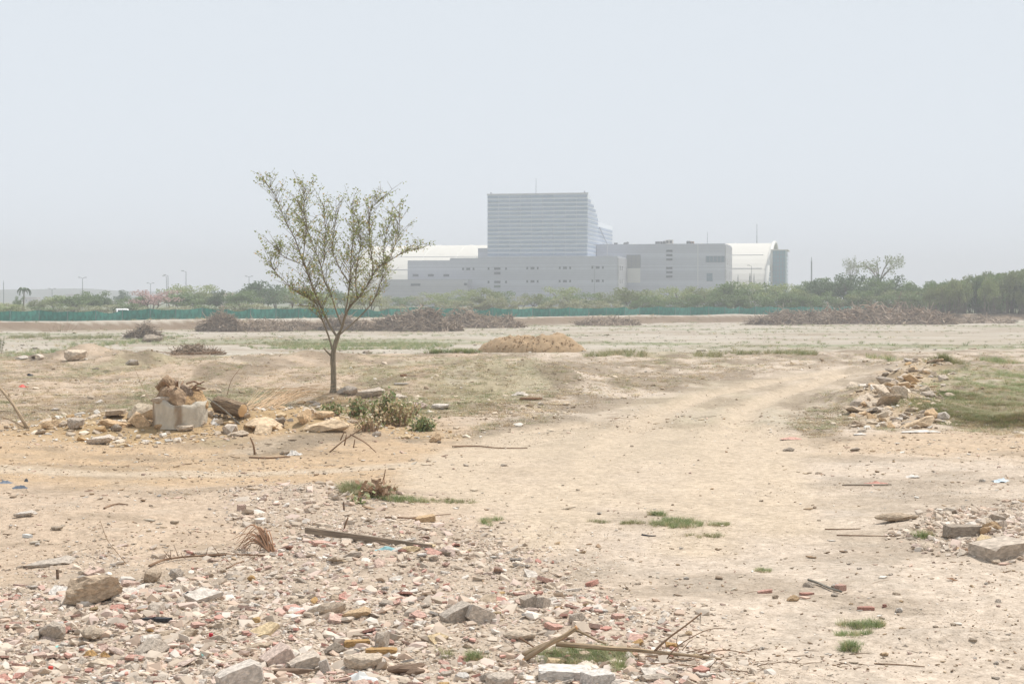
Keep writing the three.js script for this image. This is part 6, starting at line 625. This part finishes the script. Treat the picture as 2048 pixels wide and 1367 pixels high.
function brushPile(label, px, depth, wpx, hpx, n, thick, seed, m = brushM[0], stickOut = 6, humps = 2) {
  const p = spot(px, depth), k = depth / F, W = wpx * k / 2, D = Math.max(0.8, W * 0.45), Hh = hpx * k, r = rng(seed), o = thing('brush_pile', label, 'brush pile', 'piles of cleared brush', p.toArray()), prof = (u, v) => { let e = clamp(1 - u * u - v * v); return Math.pow(e, 0.7) * (0.42 + 0.9 * vnoise(u * humps * 1.9 + seed * 3.7, v * 2)); };
  { const nx = 30, nz = 10, pos = [], idx = []; for (let j = 0; j <= nz; j++) for (let i = 0; i <= nx; i++) { const u = i / nx * 2 - 1, v = j / nz * 2 - 1, y = Hh * prof(u, v) * 0.8 * (0.8 + 0.4 * vnoise(u * 14, v * 9 + seed)); pos.push(u * W, y + H(p.x + u * W, p.z + v * D) - p.y - 0.12, v * D); } for (let j = 0; j < nz; j++) for (let i = 0; i < nx; i++) { const a = j * (nx + 1) + i, b = a + nx + 1; idx.push(a, b, a + 1, a + 1, b, b + 1); } const g = new THREE.BufferGeometry(); g.setAttribute('position', new THREE.Float32BufferAttribute(pos, 3)); g.setIndex(idx); g.computeVertexNormals(); part('litter_core', g, brushM[1], o); }
  const sets = [[], [], []]; for (let i = 0; i < n; i++) { const u = (r() * 2 - 1) * 0.98, v = (r() * 2 - 1) * Math.sqrt(1 - u * u), y = Hh * prof(u, v) * (0.55 + 0.5 * r()), c = V(u * W, y + H(p.x + u * W, p.z + v * D) - p.y, v * D), L = thick * (14 + 34 * r()), dir = V(r() - 0.5, (r() - 0.42) * 0.55, r() - 0.5).normalize().multiplyScalar(L / 2); sets[i % 3].push(stick(c.clone().sub(dir), c.clone().add(dir), thick * (0.5 + 0.9 * r()), (r() - 0.3) * L * 0.25)); }
  sets.forEach((s, i) => part('tangle', merged(s), [m, brushM[2], brushM[3]][i], o, 'stuff'));
  for (let i = 0; i < stickOut; i++) { const u = (r() * 2 - 1) * 0.8, y = Hh * prof(u, 0.1) * 0.7, c = V(u * W, y, 0.2), e = c.clone().add(V((r() - 0.5) * Hh * 1.3, Hh * (0.35 + 0.5 * r()), (r() - 0.2) * Hh * 0.6)); part('branch', branch([c, c.clone().lerp(e, 0.5).add(V(0, 0.1 * Hh, 0)), e], thick * 1.3, thick * 0.6, 5), deadGrey, o); }
}
brushPile('long high brown brush pile before the scrub thicket', 1760, 258, 300, 36, 2600, 0.075, 1, brushRed, 14, 5); brushPile('lower end of the brush row before the dense trees', 1590, 255, 190, 26, 1300, 0.07, 2, brushM[0], 5, 3); brushPile('broad dark brush pile behind the lone tree', 830, 205, 180, 38, 1500, 0.055, 3, brushM[0], 5, 3); brushPile('greyish brush pile continuing past the broad dark one', 955, 226, 180, 32, 1200, 0.055, 4, brushM[2], 6, 3); brushPile('rounded grey brown brush heap on the bank', 438, 200, 84, 40, 900, 0.045, 5, brushM[0], 3, 2); brushPile('low spread brush beside the rounded heap', 545, 203, 190, 22, 1000, 0.045, 6, brushM[2], 4, 4); brushPile('small dark brush pile below the western fence', 286, 165, 66, 24, 500, 0.04, 7, brushM[3], 4, 2); brushPile('small brown brush pile with bare branches on the plateau rim', 392, 66, 100, 24, 700, 0.016, 8, brushRed, 8, 2); brushPile('low scattered brush on the bank before the right wing', 1215, 247, 130, 16, 500, 0.05, 9, brushM[2], 3, 3); brushPile('dark brush behind the trunk of the lone tree', 690, 203, 110, 30, 700, 0.05, 10, brushM[0], 3, 2); brushPile('faint low brush row at the foot of the thicket', 1950, 268, 160, 10, 500, 0.06, 11, brushM[2], 2, 4);
{ const o = thing('bare_branch', 'long dead branch reaching out of the small brown brush pile', 'branch'); const run = (pts, b, r0) => { const q = pts.map(([x, y]) => { const d = 63, X = (x - 1024) / F * d; return V(X, EYE - (y - HORIZON) * d / F, -d); }); part('stem', branch(q, r0, r0 * 0.5, 5), barkBrown, o); }; run([[440, 703], [410, 706], [380, 706], [345, 709]], 709, 0.022); run([[376, 705], [386, 710], [388, 716]], 716, 0.02); run([[345, 708], [318, 703], [290, 700]], 706, 0.012); }
item('rubble_heap', 'grey dumped rubble heap with weeds on the field', 'heap', rockShape(70, 4), seenMat(186, 172, 154), 304, 684, 44, 20, { sink: 0.2, deep: 0.6 });
renderer.render(scene, camera);
